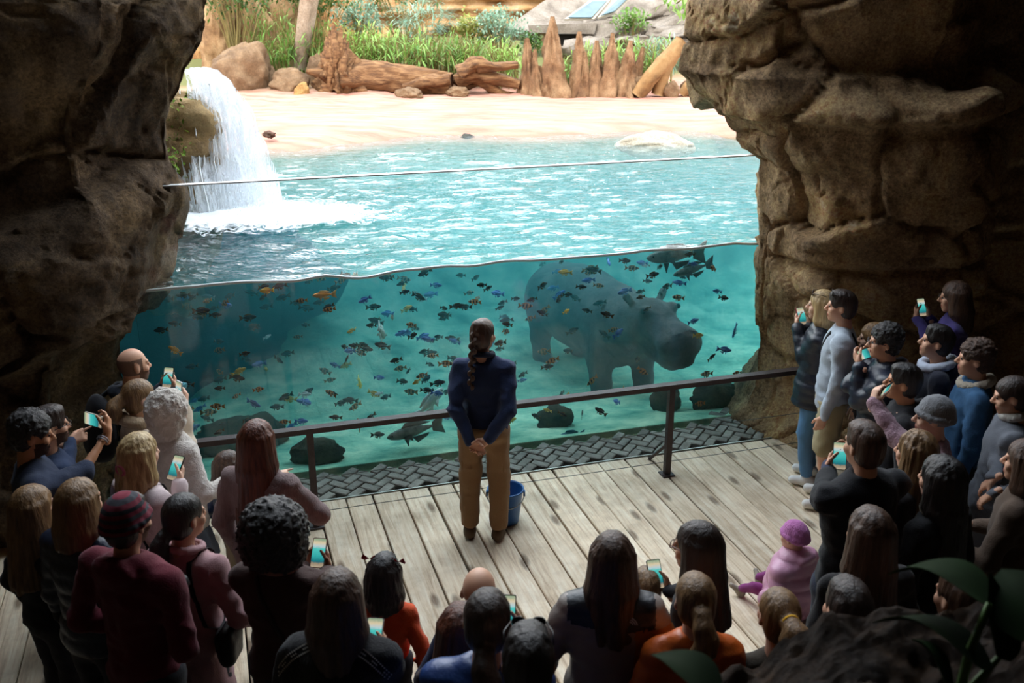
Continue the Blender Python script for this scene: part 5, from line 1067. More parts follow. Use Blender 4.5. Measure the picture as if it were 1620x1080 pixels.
        if hp2:
            def post3(F, X):
                Y = (X-hc) @ Rh; a_, f_ = amp
                if curly: return F+a_*vnoise(Y*np.array(f_), seed+3)+.5*a_*vnoise(Y*np.array(f_)*1.9, seed+4)
                r_ = np.sqrt(Y[..., 0]**2+(Y[..., 1]+.015)**2)+1e-6; ca, sa = Y[..., 0]/r_, (Y[..., 1]+.015)/r_; wv = 7. if st in ('wavy',) else 2.6
                q1 = np.stack([ca*7, sa*7, Y[..., 2]*wv+r_*6], -1); q2 = np.stack([ca*15, sa*15, Y[..., 2]*wv*1.6+r_*8], -1); fade = np.clip(r_/.05, .1, 1)
                return F+a_*fade*(1.1*np.abs(vnoise(q1, seed+3))+.6*vnoise(q2, seed+4)-.4)
            V, F = sdf_mesh(hp2, hvs, sub, post3, pad=.02); hm = obj('hair', mesh('hair', V, F, True, [hairmat(hcol, curly)]), body)
            if st in ('pony', 'lowpony', 'bunpony') and len(hair) > 3:
                b = MB(); b.tube([hp_(.032*math.cos(a), y0-.008+.0*a, zt+.032*math.sin(a)) for a in np.linspace(0, 2*math.pi, 13)], .009*hs, 6); obj('hair_tie', b.mesh('hair_tie', [cloth(hair[3])], True), body)
    if hat:
        hk, hcl = hat[0], hat[1]
        if hk == 'beanie':
            pr3 = [HE((0, -.016, .050), (.090, .110, .105)), HE((0, -.06, .02), (.08, .065, .06), .03)]
            ring = [hp_(.088*math.sin(a), -.014+.104*math.cos(a)*1., .022-.018*math.cos(a)*-1) for a in np.linspace(0, 2*math.pi, 17)]
            pr3 += [C_(ring[i], ring[i+1], .020*hs, None, .012) for i in range(16)]
            mm_ = stripes('beanie_'+hcl, hat[2], hat[3]) if len(hat) > 2 else cloth(hcl, None, 'knit')
            V, F = sdf_mesh(pr3, .0085, [E_(hp_(0, .10, -.07), np.array((.08, .09, .09))*hs, Rh, .01), E_(hp_(0, -.02, -.10), np.array((.085, .09, .09))*hs, Rh, .01)], lambda F, X: F+.003*vnoise(X*60, seed), pad=.02); obj('beanie', mesh('beanie', V, F, True, [mm_]), body)
        elif hk == 'hood':
            V, F = sdf_mesh([HE((0, -.03, .03), (.125, .135, .138)), HE((0, -.05, -.09), (.115, .10, .10), .05)], .0095, [HE((0, .13, -.02), (.075, .09, .09), .02)], lambda F, X: F+.012*vnoise(X*np.array([34, 34, 34.]), seed)+.008*vnoise(X*80, seed+1), pad=.03); obj('hood', mesh('hood', V, F, True, [cloth(hcl, None, 'fluffy')]), body)
    if glasses:
        b = MB(); gy, gz, gt = (.108, .004, 0) if glasses[0] == 'worn' else (.075, .105, 1)
        for s in (1, -1):
            b.tube([hp_(.033*s+.023*math.cos(a), gy-.3*abs(.0)*1, gz+.019*math.sin(a)) for a in np.linspace(0, 2*math.pi, 13)], .0022*hs, 5); b.tube([hp_(.056*s, gy-.002, gz+.004), hp_(.079*s, gy-.06, gz+.006), hp_(.080*s, gy-.115, gz-.004)], .0022*hs, 5)
            if glasses[0] == 'top': b.add([hp_(.033*s+.022*math.cos(a), gy, gz+.018*math.sin(a)) for a in np.linspace(0, 2*math.pi, 10, endpoint=False)], [tuple(range(10))])
        b.tube([hp_(-.010, gy+.002, gz+.004), hp_(.010, gy+.002, gz+.004)], .0022*hs, 5); obj('glasses', b.mesh('glasses', [mat('frame_'+glasses[1], glasses[1], .3, spec=.6)], True), body)
    for lab, pc, n_, upv, colr in made:
        phone(base+Rw @ pc, Rw @ n_, Rw @ upv, lab, colr)
    return body
def worn_strap(key, bag, label, col, side=1, same=False, width=.03, bagsize=(.2, .07, .16), bagdrop=0., bagfwd=-.02):
    """a cross-body bag: strap over one shoulder, bag at the other hip; a thing of its own"""
    P = PEOPLE[key]; bv = BVHTree.FromPolygons([tuple(v) for v in P['V']], [tuple(f) for f in P['F']]); sw, shz = P['sh']; hip = P['hip']; pts = []
    c0 = P['U']((0, 0, (shz+hip[2])/2)); A = P['U'](((-1 if same else 1)*side*sw*.62, -.01, shz+.06)); Bp = np.array([-side*.19*P['k'], bagfwd, hip[2]+.02+bagdrop])
    t = thing('crossbody_bag', label, 'bag', tuple(P['base'])); t.rotation_euler = (0, 0, P['yaw'])
    for fr in (-1, 1):
        mb = MB(); row = []
        for s in np.linspace(0, 1, 16):
            q = A*(1-s)+Bp*s; q = q+np.array([0, fr*.30, 0])*math.sin(math.pi*min(1, max(0, s)))**.35*(1 if 0 < s < 1 else .0)
            tgt = np.array([q[0]*.55, c0[1]*0+P['hip'][1], q[2]]); dvec = Vector(tgt-q); hit = bv.ray_cast(Vector(q), dvec.normalized()) if dvec.length > .02 else (None,)
            row.append(np.array(hit[0])+np.array([0, fr*.006, .003]) if hit[0] is not None else q)
        d = nrm(Bp-A); w_ = nrm(np.cross(d, [0, fr, 0]))*width/2; V = []; 
        for q in row: V += [q-w_, q+w_, q+w_+np.array([0, -fr*.004, 0]), q-w_+np.array([0, -fr*.004, 0])]
        F = [(4*i+j, 4*i+(j+1) % 4, 4*i+4+(j+1) % 4, 4*i+4+j) for i in range(15) for j in range(4)]; mb.add(V, F); obj('strap', mb.mesh('strap', [cloth(col)], True), t)
    hx, hy, hz_ = bagsize[0]/2, bagsize[1]/2, bagsize[2]/2; V, F = sdf_mesh([C_((-hx+hy, 0, z), (hx-hy, 0, z), hy, None, .06) for z in np.linspace(-hz_+hy, hz_-hy, 4)], .010, (), lambda F, X: F+.003*vnoise(X*30, 3))
    o = obj('bag_body', mesh('bag_body', V, F, True, [mat('leather_'+col, [col, col], .5, 30, bump=.2)]), t, tuple(Bp+np.array([-side*.05, -.02, -.06])), math.radians(75)*side)
    V, F = rbox(bagsize[0]*.9, .012, bagsize[2]*.55, .03, 5); mb = MB(); mb.add(V, F); obj('flap', mb.mesh('flap', [mat('leather_'+col, [col], .45)]), o, (0, -bagsize[1]/2-.004, bagsize[2]*.18))
    return t

# ---------------- the keeper
HIPPO = (1.4, 10.3)
person('keeper', (757, 515), 1.74, (.35, 10.5), 'keeper in navy fleece and khaki trousers standing on the deck with hands behind back', ('1c2a48', 'cloth', '24345a'), ('braid', 'brown'), 'light', 1.06, True, base=(-.21, 6.70, 0), trousers='8a6a48', shoes='5a4630', hyaw=-.35, hem=-.075, collar=.012, lean=-.02,
       arms={'R': ('at', (.06, -.19, .90), (-.7, -.15, -.55), (0, -1, .2), .35, (1, -.45, -.1)), 'L': ('at', (-.06, -.20, .88), (.7, -.15, -.5), (0, -1, .2), .35, (-1, -.45, -.1))}, legspread=.11, baggy=.012)
# ---------------- group at the waterfall end
person('bald', (203, 552), 1.68, (.2, 8.9), 'bald man with backpack raising a phone by the cave wall', ('1d2330', 'cloth'), ('buzz', 'darkbrown'), 'light', 1.1, False, beard='brown', hood=True, hem=-.1, arms={'R': ('hold', 268, 596, 6.72, 'port', 'black phone held up by the bald man'), 'L': ('hold', 268, 596, 6.72, 'port', None)})
person('ponytail_girl', (213, 602), 1.58, (.6, 8.4), 'woman with light brown ponytail in cream fleece-collared coat', ('cbb8a0', 'coat', 'd8c6b0'), ('pony', 'lightbrown', .16), 'fair', 1., True, collar=.03, hem=-.2, arms={'R': ('hold', 283, 620, 6.15, 'port', 'pale phone raised between the bald man and the hooded coat', 'd0d4d8'), 'L': 'down'})
person('hooded', (262, 624), 1.57, (.3, 9.2), 'person in white fleecy coat with hood up and grey skirt', ('d8ccc0', 'fluffy', 'e8e0d8'), None, 'fair', 1.05, True, hat=('hood', 'ddd2c6'), skirt='5c6878', hem=-.16, arms={'R': ('at', (.30, .22, .98), (0, .8, -.3), (-1, 0, 0))})
person('blonde', (212, 688), 1.62, (.2, 8.2), 'woman with long blonde hair and pink hair tie in pale pink jacket', ('c8b4b4', 'coat', 'd8c6c6'), ('wavy', 'blonde', .32), 'fair', 1., True, hem=-.15, arms={'R': ('hold', 278, 740, 5.28, 'port', 'phone in black case showing the tank beside the blonde hair'), 'L': 'down'})
person('man_glasses', (68, 645), 1.62, (.3, 8.), 'man with glasses and navy jacket pointing toward the tank', ('20304e', 'cloth'), ('short', 'darkbrown'), 'light', 1.05, False, glasses=('worn', '1a1a1c'), beard='darkbrown', arms={'R': ('px', 112, 700, 5.75, (.2, .9, .35), (-.6, 0, -.6), .5, True), 'L': 'down'})
person('man_curly', (38, 655), 1.78, (.6, 6.6), 'dark-haired bearded man in navy jacket lifting a phone, bracelets on wrist', ('1b2740', 'cloth'), ('curly', 'black'), 'tan', 1.08, False, beard='black', sleeve=.12, hpitch=.15, arms={'R': ('hold', 148, 664, 5.30, 'land', 'phone held sideways by the bearded man', 'b8b4a8'), 'L': 'down'})
person('auburn', (402, 668), 1.68, (-.2, 9.2), 'woman with long auburn hair in taupe jumper leaning on the railing', ('8a7270', 'knit', '9a8280'), ('long', 'auburn', .44), 'light', 1.08, True, hem=-.2, arms={'R': ('at', (.14, .30, 1.02), (-.6, .6, .1), (0, 0, -1), .4, (1.2, -.25, -.7))}, trousers='3a3438')
person('pointing_child', (356, 716), 1.10, (.9, 8.6), 'small child in navy padded jacket pointing at the tank', ('202a48', 'puffer'), ('bob', 'brown', .10), 'fair', 1., True, child=True, hem=-.10, arms={'R': ('px', 450, 742, 6.15, (.35, .9, .1), (0, 0, -1), .3, True)}, trousers='b8a890')
person('far_blonde', (42, 772), 1.56, (.4, 8.6), 'woman with straight light brown hair at the edge of the crowd', ('1c1c22', 'cloth'), ('long', 'lightbrown', .34), 'fair', 1., True)
person('brown_bob', (116, 762), 1.74, (-.1, 9), 'person with brown bobbed hair in dark navy padded coat', ('141c2e', 'puffer'), ('bob', 'lightbrown', .12), 'light', 1.05, True, collar=.02)
person('beanie_man', (192, 790), 1.80, (.3, 8.6), 'man in maroon striped beanie and maroon jacket holding binoculars', ('5a1424', 'cloth', '6a1a2c'), ('short', 'darkbrown'), 'light', 1.12, False, hat=('beanie', '6a1a2c', ['6a1a2c', '3a3a42', '7a2034', '22222a'], 14), beard='brown', hood=True, hem=-.1, arms={'R': ('px', 272, 958, 3.98, (-.15, .45, .8), (-.9, 0, .1), .75), 'L': ('px', 225, 985, 4.0, (.2, .6, .6), (.9, 0, 0), .7)})
person('pink_coat', (284, 785), 1.62, (.1, 9.3), 'woman with sleek black ponytail in dusty pink coat', ('b48a8c', 'coat', 'c09a9c'), ('lowpony', 'black', .26), 'light', 1., True, collar=.014, hem=-.45, hyaw=-.3, arms={'R': ('at', (.27, .2, .86), (0, 1, -.2), (-1, 0, 0)), 'L': ('at', (-.25, .2, .9), (0, 1, 0), (1, 0, 0))})
person('afro', (432, 806), 1.70, (.2, 9.6), 'person with round black afro hair in dark brown top filming', ('3a2622', 'cloth', '4a302a'), ('afro', 'black'), 'brown', 1.08, True, arms={'R': ('hold', 507, 872, 4.52, 'port', 'phone in red case held beside the afro hair', '7a2a34'), 'L': ('hold', 507, 872, 4.52, 'port', None)})
person('stitched', (530, 908), 1.70, (.2, 9.), 'woman with straight brown hair in black jumper with white stitched yoke', ('121217', 'knit'), ('long', 'brown', .20), 'light', 1.12, True, arms={'R': ('hold', 592, 1004, 3.82, 'port', 'phone held low by the woman in the stitched jumper', '9aa0a4'), 'L': 'down'})
person('orange_child', (606, 880), 1.24, (.3, 9.5), 'child with dark curly hair and red bows in orange top', ('d8481c', 'cloth', 'e05a28'), ('wavy', 'black', .13), 'tan', 1., True, child=True, hem=-.1)
person('bald_crouch', (757, 903), 1.36, (.4, 9.5), 'man with shaved head and navy top near the front of the crowd', ('232848', 'cloth'), None, 'light', 1., False)
person('red_long', (728, 962), 1.42, (.2, 9), 'person with long reddish brown hair behind the dark bun', ('3a2a2c', 'cloth'), ('long', 'auburn', .42), 'light', 1., True)
person('dark_straight', (770, 940), 1.74, (.3, 9), 'woman with dark gathered hair in blue jacket filming on a phone', ('22407a', 'puffer'), ('lowpony', 'darkbrown', .22), 'light', 1., True, arms={'R': ('hold', 796, 950, 3.72, 'port', 'phone with bright green screen above the crowd', '2a1a1c'), 'L': 'down'})
person('bottom_man', (836, 1003), 1.76, (.2, 9), 'dark-haired man with sunglasses on his head at the bottom edge', ('15151a', 'cloth'), ('short', 'black'), 'light', 1.08, False, glasses=('top', '1a1a1c'))
person('grey_jacket', (970, 848), 1.62, (.6, 9.3), 'woman with long brown hair in grey and black padded jacket with back logo', ('8c8078', 'puffer', '98908a'), ('long', 'brown', .26), 'light', 1.14, True, hem=-.12, arms={'R': ('at', (.2, .28, 1.0), (0, 1, .3), (-1, 0, 0)), 'L': ('at', (-.24, .2, .95), (0, 1, 0), (1, 0, 0))})
person('red_child', (1026, 906), 1.04, (.5, 9), 'small fair-haired child in red coat among the front row', ('b01830', 'cloth', 'c02038'), ('short', 'lightbrown'), 'fair', 1., True, child=True)
person('glasses_woman', (1112, 830), 1.56, (-2.6, 6.2), 'woman in round glasses with long dark hair turned in profile', ('1c1a20', 'cloth'), ('long', 'darkbrown', .32), 'light', 1., True, glasses=('worn', '5a3a34'), arms={'R': ('hold', 1023, 912, 4.55, 'port', 'small phone held over the red-coated child', '20242a'), 'L': 'down'})
person('orange_girl', (1104, 913), 1.50, (.5, 9), 'girl with loose ponytail in orange padded jacket', ('c85a1c', 'puffer', 'd86a28'), ('pony', 'lightbrown', .26), 'fair', 1.02, True, collar=.02)
person('pink_toddler', (1262, 829), .66, (.2, 7.6), 'toddler in pink knitted hat and pink padded jacket sitting on the deck', ('c48aa4', 'puffer', 'd09cb4'), None, 'fair', 1.38, True, hs=.82, sit=True, child=True, hat=('beanie', 'd27fc0'), trousers='8a3a78', shoes='9a9080', hood=True)
person('yellow_tie', (1238, 938), 1.40, (.4, 9), 'girl with fair hair tied with a yellow band', ('4a4238', 'cloth'), ('bunpony', 'lightbrown', .08, 'e0a820'), 'fair', 1., True)
person('dark_crown', (1350, 926), 1.60, (.4, 9), 'person with dark brown hair low beside the rock', ('181818', 'cloth'), ('short', 'darkbrown'), 'light', 1., False)
person('low_head', (1530, 910), 1.48, (0, 9), 'person with cropped brown hair half hidden behind the broad leaf', ('201c1a', 'cloth'), ('short', 'brown'), 'light', 1., False)
# ---------------- group by the passage
person('puffer_woman', (1306, 460), 1.68, (-1.8, 9.4), 'blonde woman in black padded jacket and blue jeans filming at the railing', ('1a1e28', 'puffer', '232834'), ('long', 'blonde', .2), 'fair', 1.04, True, trousers='5a86ae', shoes='e8e6e2', hem=-.16, glasses=('top', '3a2a22'), arms={'R': ('hold', 1268, 500, 7.85, 'port', 'phone held up by the woman in the black padded jacket', 'a03040'), 'L': ('hold', 1268, 500, 7.85, 'port', None)}, legspread=.11)
person('grey_sweat', (1338, 460), 1.80, (-1.9, 8.6), 'man in pale grey sweatshirt and khaki shorts with sunglasses on head', ('a9b4c0', 'cloth', 'b8c2cc'), ('short', 'darkbrown'), 'light', 1.06, False, shorts='a89c78', shoes='e4e0da', glasses=('top', '17171a'), hem=-.10, arms={'R': ('at', (.26, .06, .86), (0, .3, -1), (-1, 0, 0)), 'L': ('at', (-.26, .06, .86), (0, .3, -1), (1, 0, 0))}, legspread=.12)
person('long_fair', (1388, 512), 1.47, (-1.8, 8.8), 'woman with long straight fair hair behind the grey sweatshirt', ('2a2c34', 'cloth'), ('long', 'lightbrown', .42), 'fair', 1., True)
person('curly_glasses', (1408, 515), 1.73, (-1.8, 7.6), 'young man with dark curls and glasses filming in black padded jacket', ('181e2a', 'puffer', '20283a'), ('curly', 'black'), 'light', 1.05, False, glasses=('worn', '3a3230'), hood=True, arms={'R': ('hold', 1368, 560, 6.72, 'land', 'phone held sideways by the young man with dark curls', '202024'), 'L': ('hold', 1368, 560, 6.72, 'land', None)})
person('black_hoodie', (1438, 577), 1.66, (-1.8, 7.4), 'man with short black hair in black hooded top', ('16171d', 'cloth'), ('short', 'black'), 'tan', 1.14, False, hood=True, hpitch=-.1)
person('grey_beanie', (1486, 632), 1.58, (-1.6, 7.), 'person in slouchy grey knitted hat and pink fleece holding a phone high', ('b08a98', 'fluffy', 'bc98a6'), None, 'fair', 1., True, hat=('beanie', '8a8c90'), collar=.02, arms={'R': ('px', 1425, 672, 5.95, (-.2, .8, .5), (-.8, 0, .2), .5), 'L': ('hold', 1398, 614, 5.85, 'land', 'phone held sideways beside the black-haired man', '24282c')})
person('hood_boy', (1490, 515), 1.70, (-1.6, 8.), 'young man with straight black fringe and pale grey hood over dark jacket', ('1c2030', 'cloth'), ('short', 'black'), 'light', 1., False, hood=True, hpitch=-.15)
person('purple_woman', (1518, 446), 1.80, (-.5, 9.0), 'woman in purple jacket and glasses filming from the dark passage', ('3a3268', 'cloth', '4a4080'), ('long', 'brown', .2), 'light', 1., True, glasses=('worn', '4a3a34'), hpitch=.1, arms={'R': ('hold', 1458, 486, 7.8, 'port', 'dark phone held up in the passage'), 'L': ('hold', 1458, 486, 7.8, 'port', None)})
person('denim_man', (1552, 540), 1.76, (-1.5, 7.6), 'man with brown curls in blue denim jacket with pale fleece collar', ('2f5274', 'denim', '3a6288'), ('curly', 'brown'), 'light', 1.08, False)
person('grey_coat', (1612, 597), 1.72, (-1.2, 7.2), 'woman in grey wool coat and white roll-neck at the edge of the passage', ('5c6068', 'coat', '6a6e76'), ('lowpony', 'darkbrown', .2), 'light', 1.06, True, hem=-.4, hpitch=.2, arms={'R': ('px', 1563, 790, 5.2, (.1, .6, -.7), (0, -1, 0), .4), 'L': ('px', 1572, 782, 5.25, (.1, .6, -.7), (0, -1, 0), .4)})
person('brown_coat', (0, 0), 1.62, (-1., 8.), 'person in brown padded coat at the edge of the frame', ('4e3e32', 'coat', '5e4c3e'), ('long', 'brown', .25), 'light', 1.1, True, base=(2.72, 4.72, floor_z(2.72, 4.72)), hem=-.3, arms={'R': ('at', (.18, .25, .95), (-.6, .6, -.2), (0, -1, 0)), 'L': ('at', (-.15, .28, .93), (.6, .6, -.2), (0, -1, 0))})
person('black_film', (1376, 672), 1.84, (.2, 8.2), 'man with short brown hair in black zip top filming with gloved hand', ('12141a', 'cloth'), ('short', 'brown'), 'light', 1.16, False, trousers='1c2236', hem=-.08, arms={'L': ('hold', 1329, 706, 5.15, 'port', 'phone with bright blue screen held by the man in black'), 'R': ('hold', 1329, 706, 5.15, 'port', None)})
person('long_brown', (1385, 808), 1.66, (.3, 8.6), 'woman with very long brown hair in the shadow of the crowd', ('161518', 'cloth'), ('long', 'brown', .52), 'light', 1., True)
person('wavy_brown', (1458, 684), 1.60, (-.6, 8.2), 'woman with wavy light brown hair behind the man in black', ('241f22', 'cloth'), ('wavy', 'lightbrown', .40), 'light', 1., True)
person('black_hair', (1500, 725), 1.66, (-.4, 8.), 'woman with long black hair wearing black', ('101014', 'cloth'), ('wavy', 'black', .42), 'light', 1.05, True)

# ---------------- things people carry or wear
worn_strap('pink_coat', None, 'small black shoulder bag worn over the dusty pink coat', '141216', side=-1, same=True, width=.03, bagsize=(.17, .07, .2), bagdrop=.06)
worn_strap('grey_sweat', None, 'black sling bag across the grey sweatshirt', '121319', side=-1, width=.03, bagsize=(.2, .09, .28), bagdrop=.02, bagfwd=.02)
worn_strap('afro', None, 'dark strap bag across the brown top', '2a2220', side=-1, width=.024, bagsize=(.16, .06, .14))
worn_strap('blonde', None, 'black bag strap over the pale pink jacket', '17151a', side=-1, same=True, width=.035, bagsize=(.18, .07, .16))
# keeper's gear stays simple: cargo pocket and boots are parts
P = PEOPLE['keeper']
for s in (-1, 1):
    V, F = sdf_mesh([E_((.155*s+P['hip'][0], P['hip'][1]+.0, .62), (.022, .065, .085), None, .01)], .009); obj('cargo_pocket', mesh('cargo_pocket', V, F, True, [cloth('8a6a48')]), P['o'])
# backpack on the bald man
P = PEOPLE['bald']; t = thing('backpack', 'black backpack on the back of the bald man', 'backpack', tuple(P['base'])); t.rotation_euler = (0, 0, P['yaw']); sw, shz = P['sh']
V, F = sdf_mesh([E_((0, -.25, shz-.16), (.15, .09, .24), None, .04), E_((0, -.30, shz-.26), (.12, .07, .13), None, .04)], .013, (), lambda F, X: F+.004*vnoise(X*22, 4)); obj('pack_body', mesh('pack_body', V, F, True, [cloth('15161b', None, 'cloth')]), t)
for s in (-1, 1):
    b = MB(); b.tube([(s*.11, -.2, shz+.0), (s*.12, -.06, shz+.075), (s*.125, .08, shz+.02), (s*.13, .13, shz-.12), (s*.15, .02, shz-.32), (s*.12, -.2, shz-.34)], .016, 6); obj('strap', b.mesh('pack_strap', [cloth('15161b')], True), t)
# binoculars
P = PEOPLE['beanie_man']; S, El, Wt = P['J']['R']; S2, E2, W2 = P['J']['L']; c = (Wt+W2)/2+np.array([0, .09, .10]); t = thing('binoculars', 'black binoculars in the hands of the man in the maroon beanie', 'binoculars', tuple(P['base']+P['Rw'] @ c)); t.rotation_euler = (math.radians(10), 0, P['yaw']-.3)
BL = mat('binocular_black', '17181b', .45, spec=.5)
for s in (-1, 1):
    b = MB(); b.tube([(s*.034, -.07, 0), (s*.034, -.02, 0), (s*.036, .0, 0), (s*.036, .08, 0)], [.020, .022, .030, .032], 14); o = obj('barrel', b.mesh('barrel', [BL], True), t); b = MB(); b.tube([(s*.036, .0805, 0), (s*.036, .082, 0)], .027, 14); obj('lens', b.mesh('lens', [mat('lens_glass', '2a3a48', .08, spec=.8)], True), o)
b = MB(); b.box((0, 0, 0), (.05, .06, .02)); obj('bridge', b.mesh('bridge', [BL]), t)
# bracelets
P = PEOPLE['man_curly']; S, El, Wt = P['J']['R']; d = nrm(Wt-El)
for q in (.035, .048):
    c = Wt-d*q; a = nrm(np.cross(d, [1, 0, .2])); e2 = np.cross(d, a); b = MB(); b.tube([c+.031*(math.cos(x)*a+math.sin(x)*e2) for x in np.linspace(0, 6.2832, 15)], .004, 5); obj('bracelet', b.mesh('bracelet', [mat('steel_band', '9a9aa0', .35, metal=.8)], True), P['o'])
# fleece collar, hood linings, roll-neck
def ring_part(key, name, col, r=.085, th=.026, drop=.03, kind='fluffy', tilt=.25):
    P = PEOPLE[key]; hs = P['hs']; c = P['nb']+np.array([0, .01, drop]); ring = [c+np.array([r*math.sin(a)*hs, r*math.cos(a)*hs*.95, -tilt*r*math.cos(a)]) for a in np.linspace(0, 2*math.pi, 17)]
    V, F = sdf_mesh([C_(ring[i], ring[i+1], th*hs, None, .012) for i in range(16)], .009, (), lambda F, X: F+.004*vnoise(X*50, 3)); obj(name, mesh(name, V, F, True, [cloth(col, None, kind)]), P['o'])
ring_part('denim_man', 'fleece_collar', 'b8ac98', .10, .026, .02)
ring_part('ponytail_girl', 'fleece_collar', 'c4aa88', .10, .038, .035)
ring_part('hood_boy', 'hood_lining', 'b8c0d0', .11, .032, .02, 'cloth')
ring_part('grey_coat', 'roll_neck', 'd8d4cc', .066, .024, .06, 'knit')
ring_part('afro', 'collar', '9a6a60', .08, .022, .02, 'cloth')
ring_part('pink_coat', 'shirt_collar', 'c49ca0', .085, .018, .03, 'cloth')
ring_part('keeper', 'fleece_collar', '17233c', .072, .02, .045, 'cloth')
# blonde woman's pink hair tie, child's bows
P = PEOPLE['blonde']; c = P['hc']+P['Rh'] @ np.array([0, -.128, -.05]); b = MB(); b.tube([c+np.array([.036*math.cos(a), 0, .026*math.sin(a)]) for a in np.linspace(0, 6.283, 13)], .012, 6); obj('hair_tie', b.mesh('hair_tie', [cloth('c06a80')], True), P['o'])
P = PEOPLE['orange_child']
for s in (-1, 1):
    c = P['hc']+np.array([.085*s*P['hs'], -.01, .085]); b = MB()
    for q in (-1, 1): b.add([c, c+np.array([.03*q, -.01, .028]), c+np.array([.042*q, -.012, .004]), c+np.array([.03*q, .006, -.016])], [(0, 1, 2), (0, 2, 3)])
    obj('bow', b.mesh('bow', [cloth('c83a4a')]), P['o'])
# striped glove on the raised hand of the man in black
P = PEOPLE['black_film']; S, El, Wt = P['J']['L']; d = nrm(Wt-El)
V, F = sdf_mesh([C_(Wt-d*.03, Wt+d*.06, .040, .042, .02)], .008, (), lambda F, X: F+.002*vnoise(X*80, 3)); obj('glove', mesh('glove', V, F, True, [stripes('glove', ['1a2038', '4a4f60', '1a2038', '28304c'], 28)]), P['o'])
# white stitched yoke on the black jumper, black yoke and logo on the grey jacket
def on_top(key, x, z, front=False):
    P = PEOPLE[key]; bv = P.setdefault('bv', BVHTree.FromPolygons([tuple(v) for v in P['V']], [tuple(f) for f in P['F']])); h = bv.ray_cast(Vector((x, -1, z)), Vector((0, 1, 0))); return h
P = PEOPLE['stitched']; b = MB(); sw, shz = P['sh']; bv = BVHTree.FromPolygons([tuple(v) for v in P['V']], [tuple(f) for f in P['F']])
for row in range(3):
    for a in np.linspace(-1, 1, 64):
        x = a*(sw+.055); z = shz+.22-.02*row-.16*a*a; h = bv.ray_cast(Vector((x, -.6, z+.25)), Vector((0, .72, -.5)).normalized())
        if h[0] is None or (row == 1 and int(a*200) % 2): continue
        c = np.array(h[0]); s = .0052; b.add([c+s*np.array(q) for q in ((1, 0, 0), (0, 0, 1), (-1, 0, 0), (0, 0, -1), (0, -.8, 0), (0, .8, 0))], [(0, 1, 4), (1, 2, 4), (2, 3, 4), (3, 0, 4), (1, 0, 5), (2, 1, 5), (3, 2, 5), (0, 3, 5)])
tag(obj('stitched_trim', b.mesh('stitched_trim', [mat('white_thread', 'd8d4cc', .8)]), P['o']), kind='stuff')
P = PEOPLE['grey_jacket']; V, F = P['V'], P['F']; sw, shz = P['sh']
fz = V[F].mean(1); me = P['top'].data; me.materials.append(cloth('14161f', None, 'puffer')); me.materials.append(cloth('9a6a34', None, 'puffer')); mi = np.zeros(len(F), int)
mi[(fz[:, 2] > shz-.035-.10*(fz[:, 0]+.15)) & (np.abs(fz[:, 0]) < .19)] = 1; mi[(fz[:, 0] > .10) & (fz[:, 2] <= shz-.035-.10*(fz[:, 0]+.15))] = 2; me.polygons.foreach_set('material_index', mi.astype(np.int32))
h = on_top('grey_jacket', .085, shz-.02)
if h[0] is not None:
    c = np.array(h[0])+np.array([0, -.006, 0]); n_ = np.array(h[1]); b = MB(); ux = np.array([1, 0, 0.]); uz = nrm(np.array([0, 0, 1])-n_*n_[2])
    for k, r in enumerate((.010, .019, .028)):   # three quarter-round bands
        A = np.linspace(0, math.pi/2, 9); V2 = [c-ux*.01+rr*(math.cos(a)*ux+math.sin(a)*uz)-n_*(-.002) for a in A for rr in (r, r+.006)]; b.add(V2, [(2*i, 2*i+1, 2*i+3, 2*i+2) for i in range(8)])
    for k in range(3): b.add([c-ux*.05+uz*(.004+.011*k)+q for q in (0*ux, ux*.032, ux*.032+uz*.006, uz*.006)], [(0, 1, 2, 3)])
    obj('logo', b.mesh('logo', [mat('logo_white', 'd8d8d4', .6)]), P['o'])

# ---------------- stone slabs where the deck ends
FS = mat('flagstone', ['a8a6a2', 'c4c2be'], .7, 8, bump=.4, rnd=.15)
b0 = onz(1195, 962); u0, v0 = toUV(b0[0], b0[1])
for i in range(5):
    for j in range(2):
        cx, cy_ = u0-.1+i*.26+random.uniform(-.03, .03), -3.56-j*.22; n = 6; pts = [(.135*math.cos(2*math.pi*k/n+.4)*random.uniform(.8, 1.05), .115*math.sin(2*math.pi*k/n+.4)*random.uniform(.8, 1.05)) for k in range(n)]
        b = MB(); x, y, _ = UV(cx, cy_); zf = floor_z(x, y); b.add([(p[0], p[1], z) for z in (-.02, .014) for p in pts], [tuple(range(n-1, -1, -1)), tuple(range(n, 2*n))]+[(q, (q+1) % n, n+(q+1) % n, n+q) for q in range(n)]); obj('flagstone', b.mesh('flagstone', [FS]), floor, (x, y, zf+.004), AL+random.random())

# ---------------- rock planter and broad leaves in front of the camera platform
def mound():
    n = 90; a, t = np.meshgrid(np.linspace(-1, 1, n), np.linspace(-1, 1, n), indexing='ij'); X = 1.25+a*1.0; Y = 2.15+t*.62
    zt = 2.07+.06*a+.05*t-.55*np.clip(-a-.25, 0, 1)-1.9*np.clip(np.maximum(np.abs(a), np.abs(t))-.80, 0, 1)**1.2*4; P = np.stack([X, Y, zt], -1).reshape(-1, 3); P[:, 2] += .09*fbm(P*3.2, 5, 7)+.03*fbm(P*13, 4, 8); ring = (np.maximum(np.abs(a), np.abs(t)) > .985).reshape(-1); P[ring, 2] = .1
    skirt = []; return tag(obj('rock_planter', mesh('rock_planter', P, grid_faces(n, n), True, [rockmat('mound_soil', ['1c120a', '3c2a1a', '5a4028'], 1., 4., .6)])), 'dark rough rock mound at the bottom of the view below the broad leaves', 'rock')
mound()
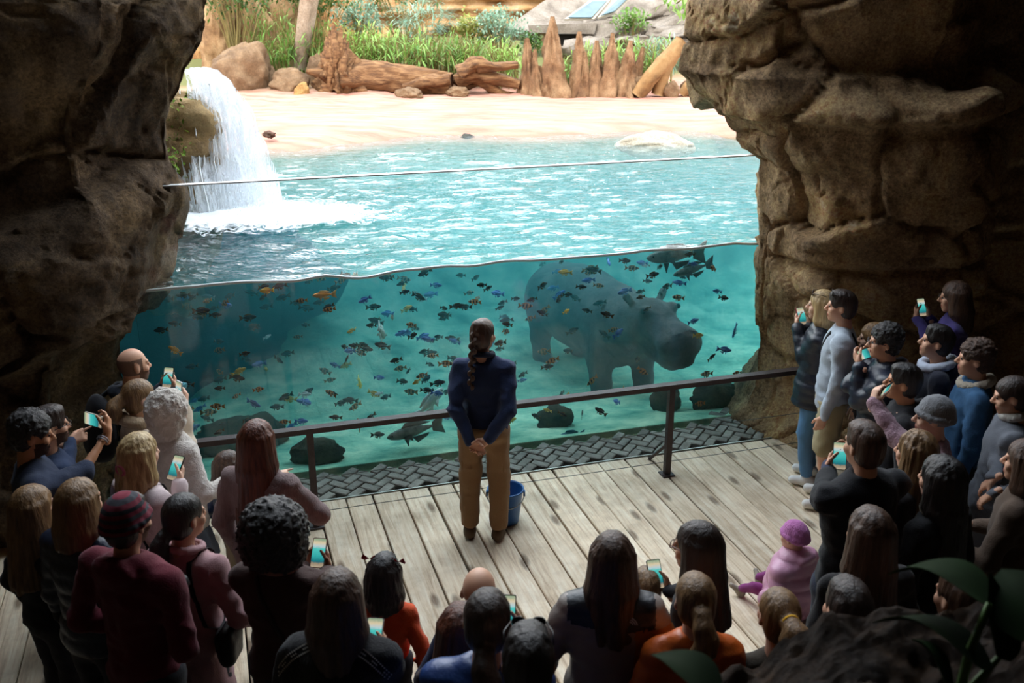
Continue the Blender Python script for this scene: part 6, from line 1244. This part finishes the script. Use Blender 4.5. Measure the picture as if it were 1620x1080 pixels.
LEAF = leafmat('broad_leaf', ('0a1607', '18300f'), .2); LEAF.node_tree.nodes['Principled BSDF'].inputs['Specular IOR Level'].default_value = .08; LEAF.node_tree.nodes['Principled BSDF'].inputs['Roughness'].default_value = .75
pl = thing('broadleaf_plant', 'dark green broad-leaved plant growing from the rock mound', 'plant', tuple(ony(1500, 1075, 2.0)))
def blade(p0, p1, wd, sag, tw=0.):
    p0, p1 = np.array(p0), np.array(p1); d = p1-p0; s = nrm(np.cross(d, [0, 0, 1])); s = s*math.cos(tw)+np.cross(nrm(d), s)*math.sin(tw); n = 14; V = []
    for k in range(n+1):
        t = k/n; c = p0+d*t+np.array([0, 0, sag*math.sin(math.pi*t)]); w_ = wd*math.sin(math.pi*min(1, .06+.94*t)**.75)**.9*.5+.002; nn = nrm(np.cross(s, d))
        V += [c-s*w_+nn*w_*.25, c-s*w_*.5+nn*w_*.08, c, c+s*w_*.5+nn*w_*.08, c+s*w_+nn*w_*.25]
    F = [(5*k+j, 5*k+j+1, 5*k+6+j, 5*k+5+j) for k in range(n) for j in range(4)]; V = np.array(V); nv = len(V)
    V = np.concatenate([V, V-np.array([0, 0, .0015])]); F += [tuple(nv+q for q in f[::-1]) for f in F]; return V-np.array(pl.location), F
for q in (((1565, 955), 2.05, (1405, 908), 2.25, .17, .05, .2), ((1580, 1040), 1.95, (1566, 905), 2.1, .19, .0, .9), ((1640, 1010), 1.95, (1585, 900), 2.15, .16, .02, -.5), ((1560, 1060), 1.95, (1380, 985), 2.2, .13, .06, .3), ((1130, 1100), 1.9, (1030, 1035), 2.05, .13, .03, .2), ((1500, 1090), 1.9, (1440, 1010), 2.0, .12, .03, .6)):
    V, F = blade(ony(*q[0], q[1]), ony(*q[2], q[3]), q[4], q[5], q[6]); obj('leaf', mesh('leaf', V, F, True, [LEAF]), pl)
b = MB()
for q in ((1565, 955), (1580, 1040), (1560, 1060), (1500, 1090)): e = ony(*q, 2.0)-np.array(pl.location); b.tube([(.05, .05, -.35), e*.6+np.array([0, 0, -.05]), e], [.014, .011, .008], 6)
obj('stalks', b.mesh('stalks', [mat('stalk', ['3a5a24', '4a6a2c'], .6)], True), pl)
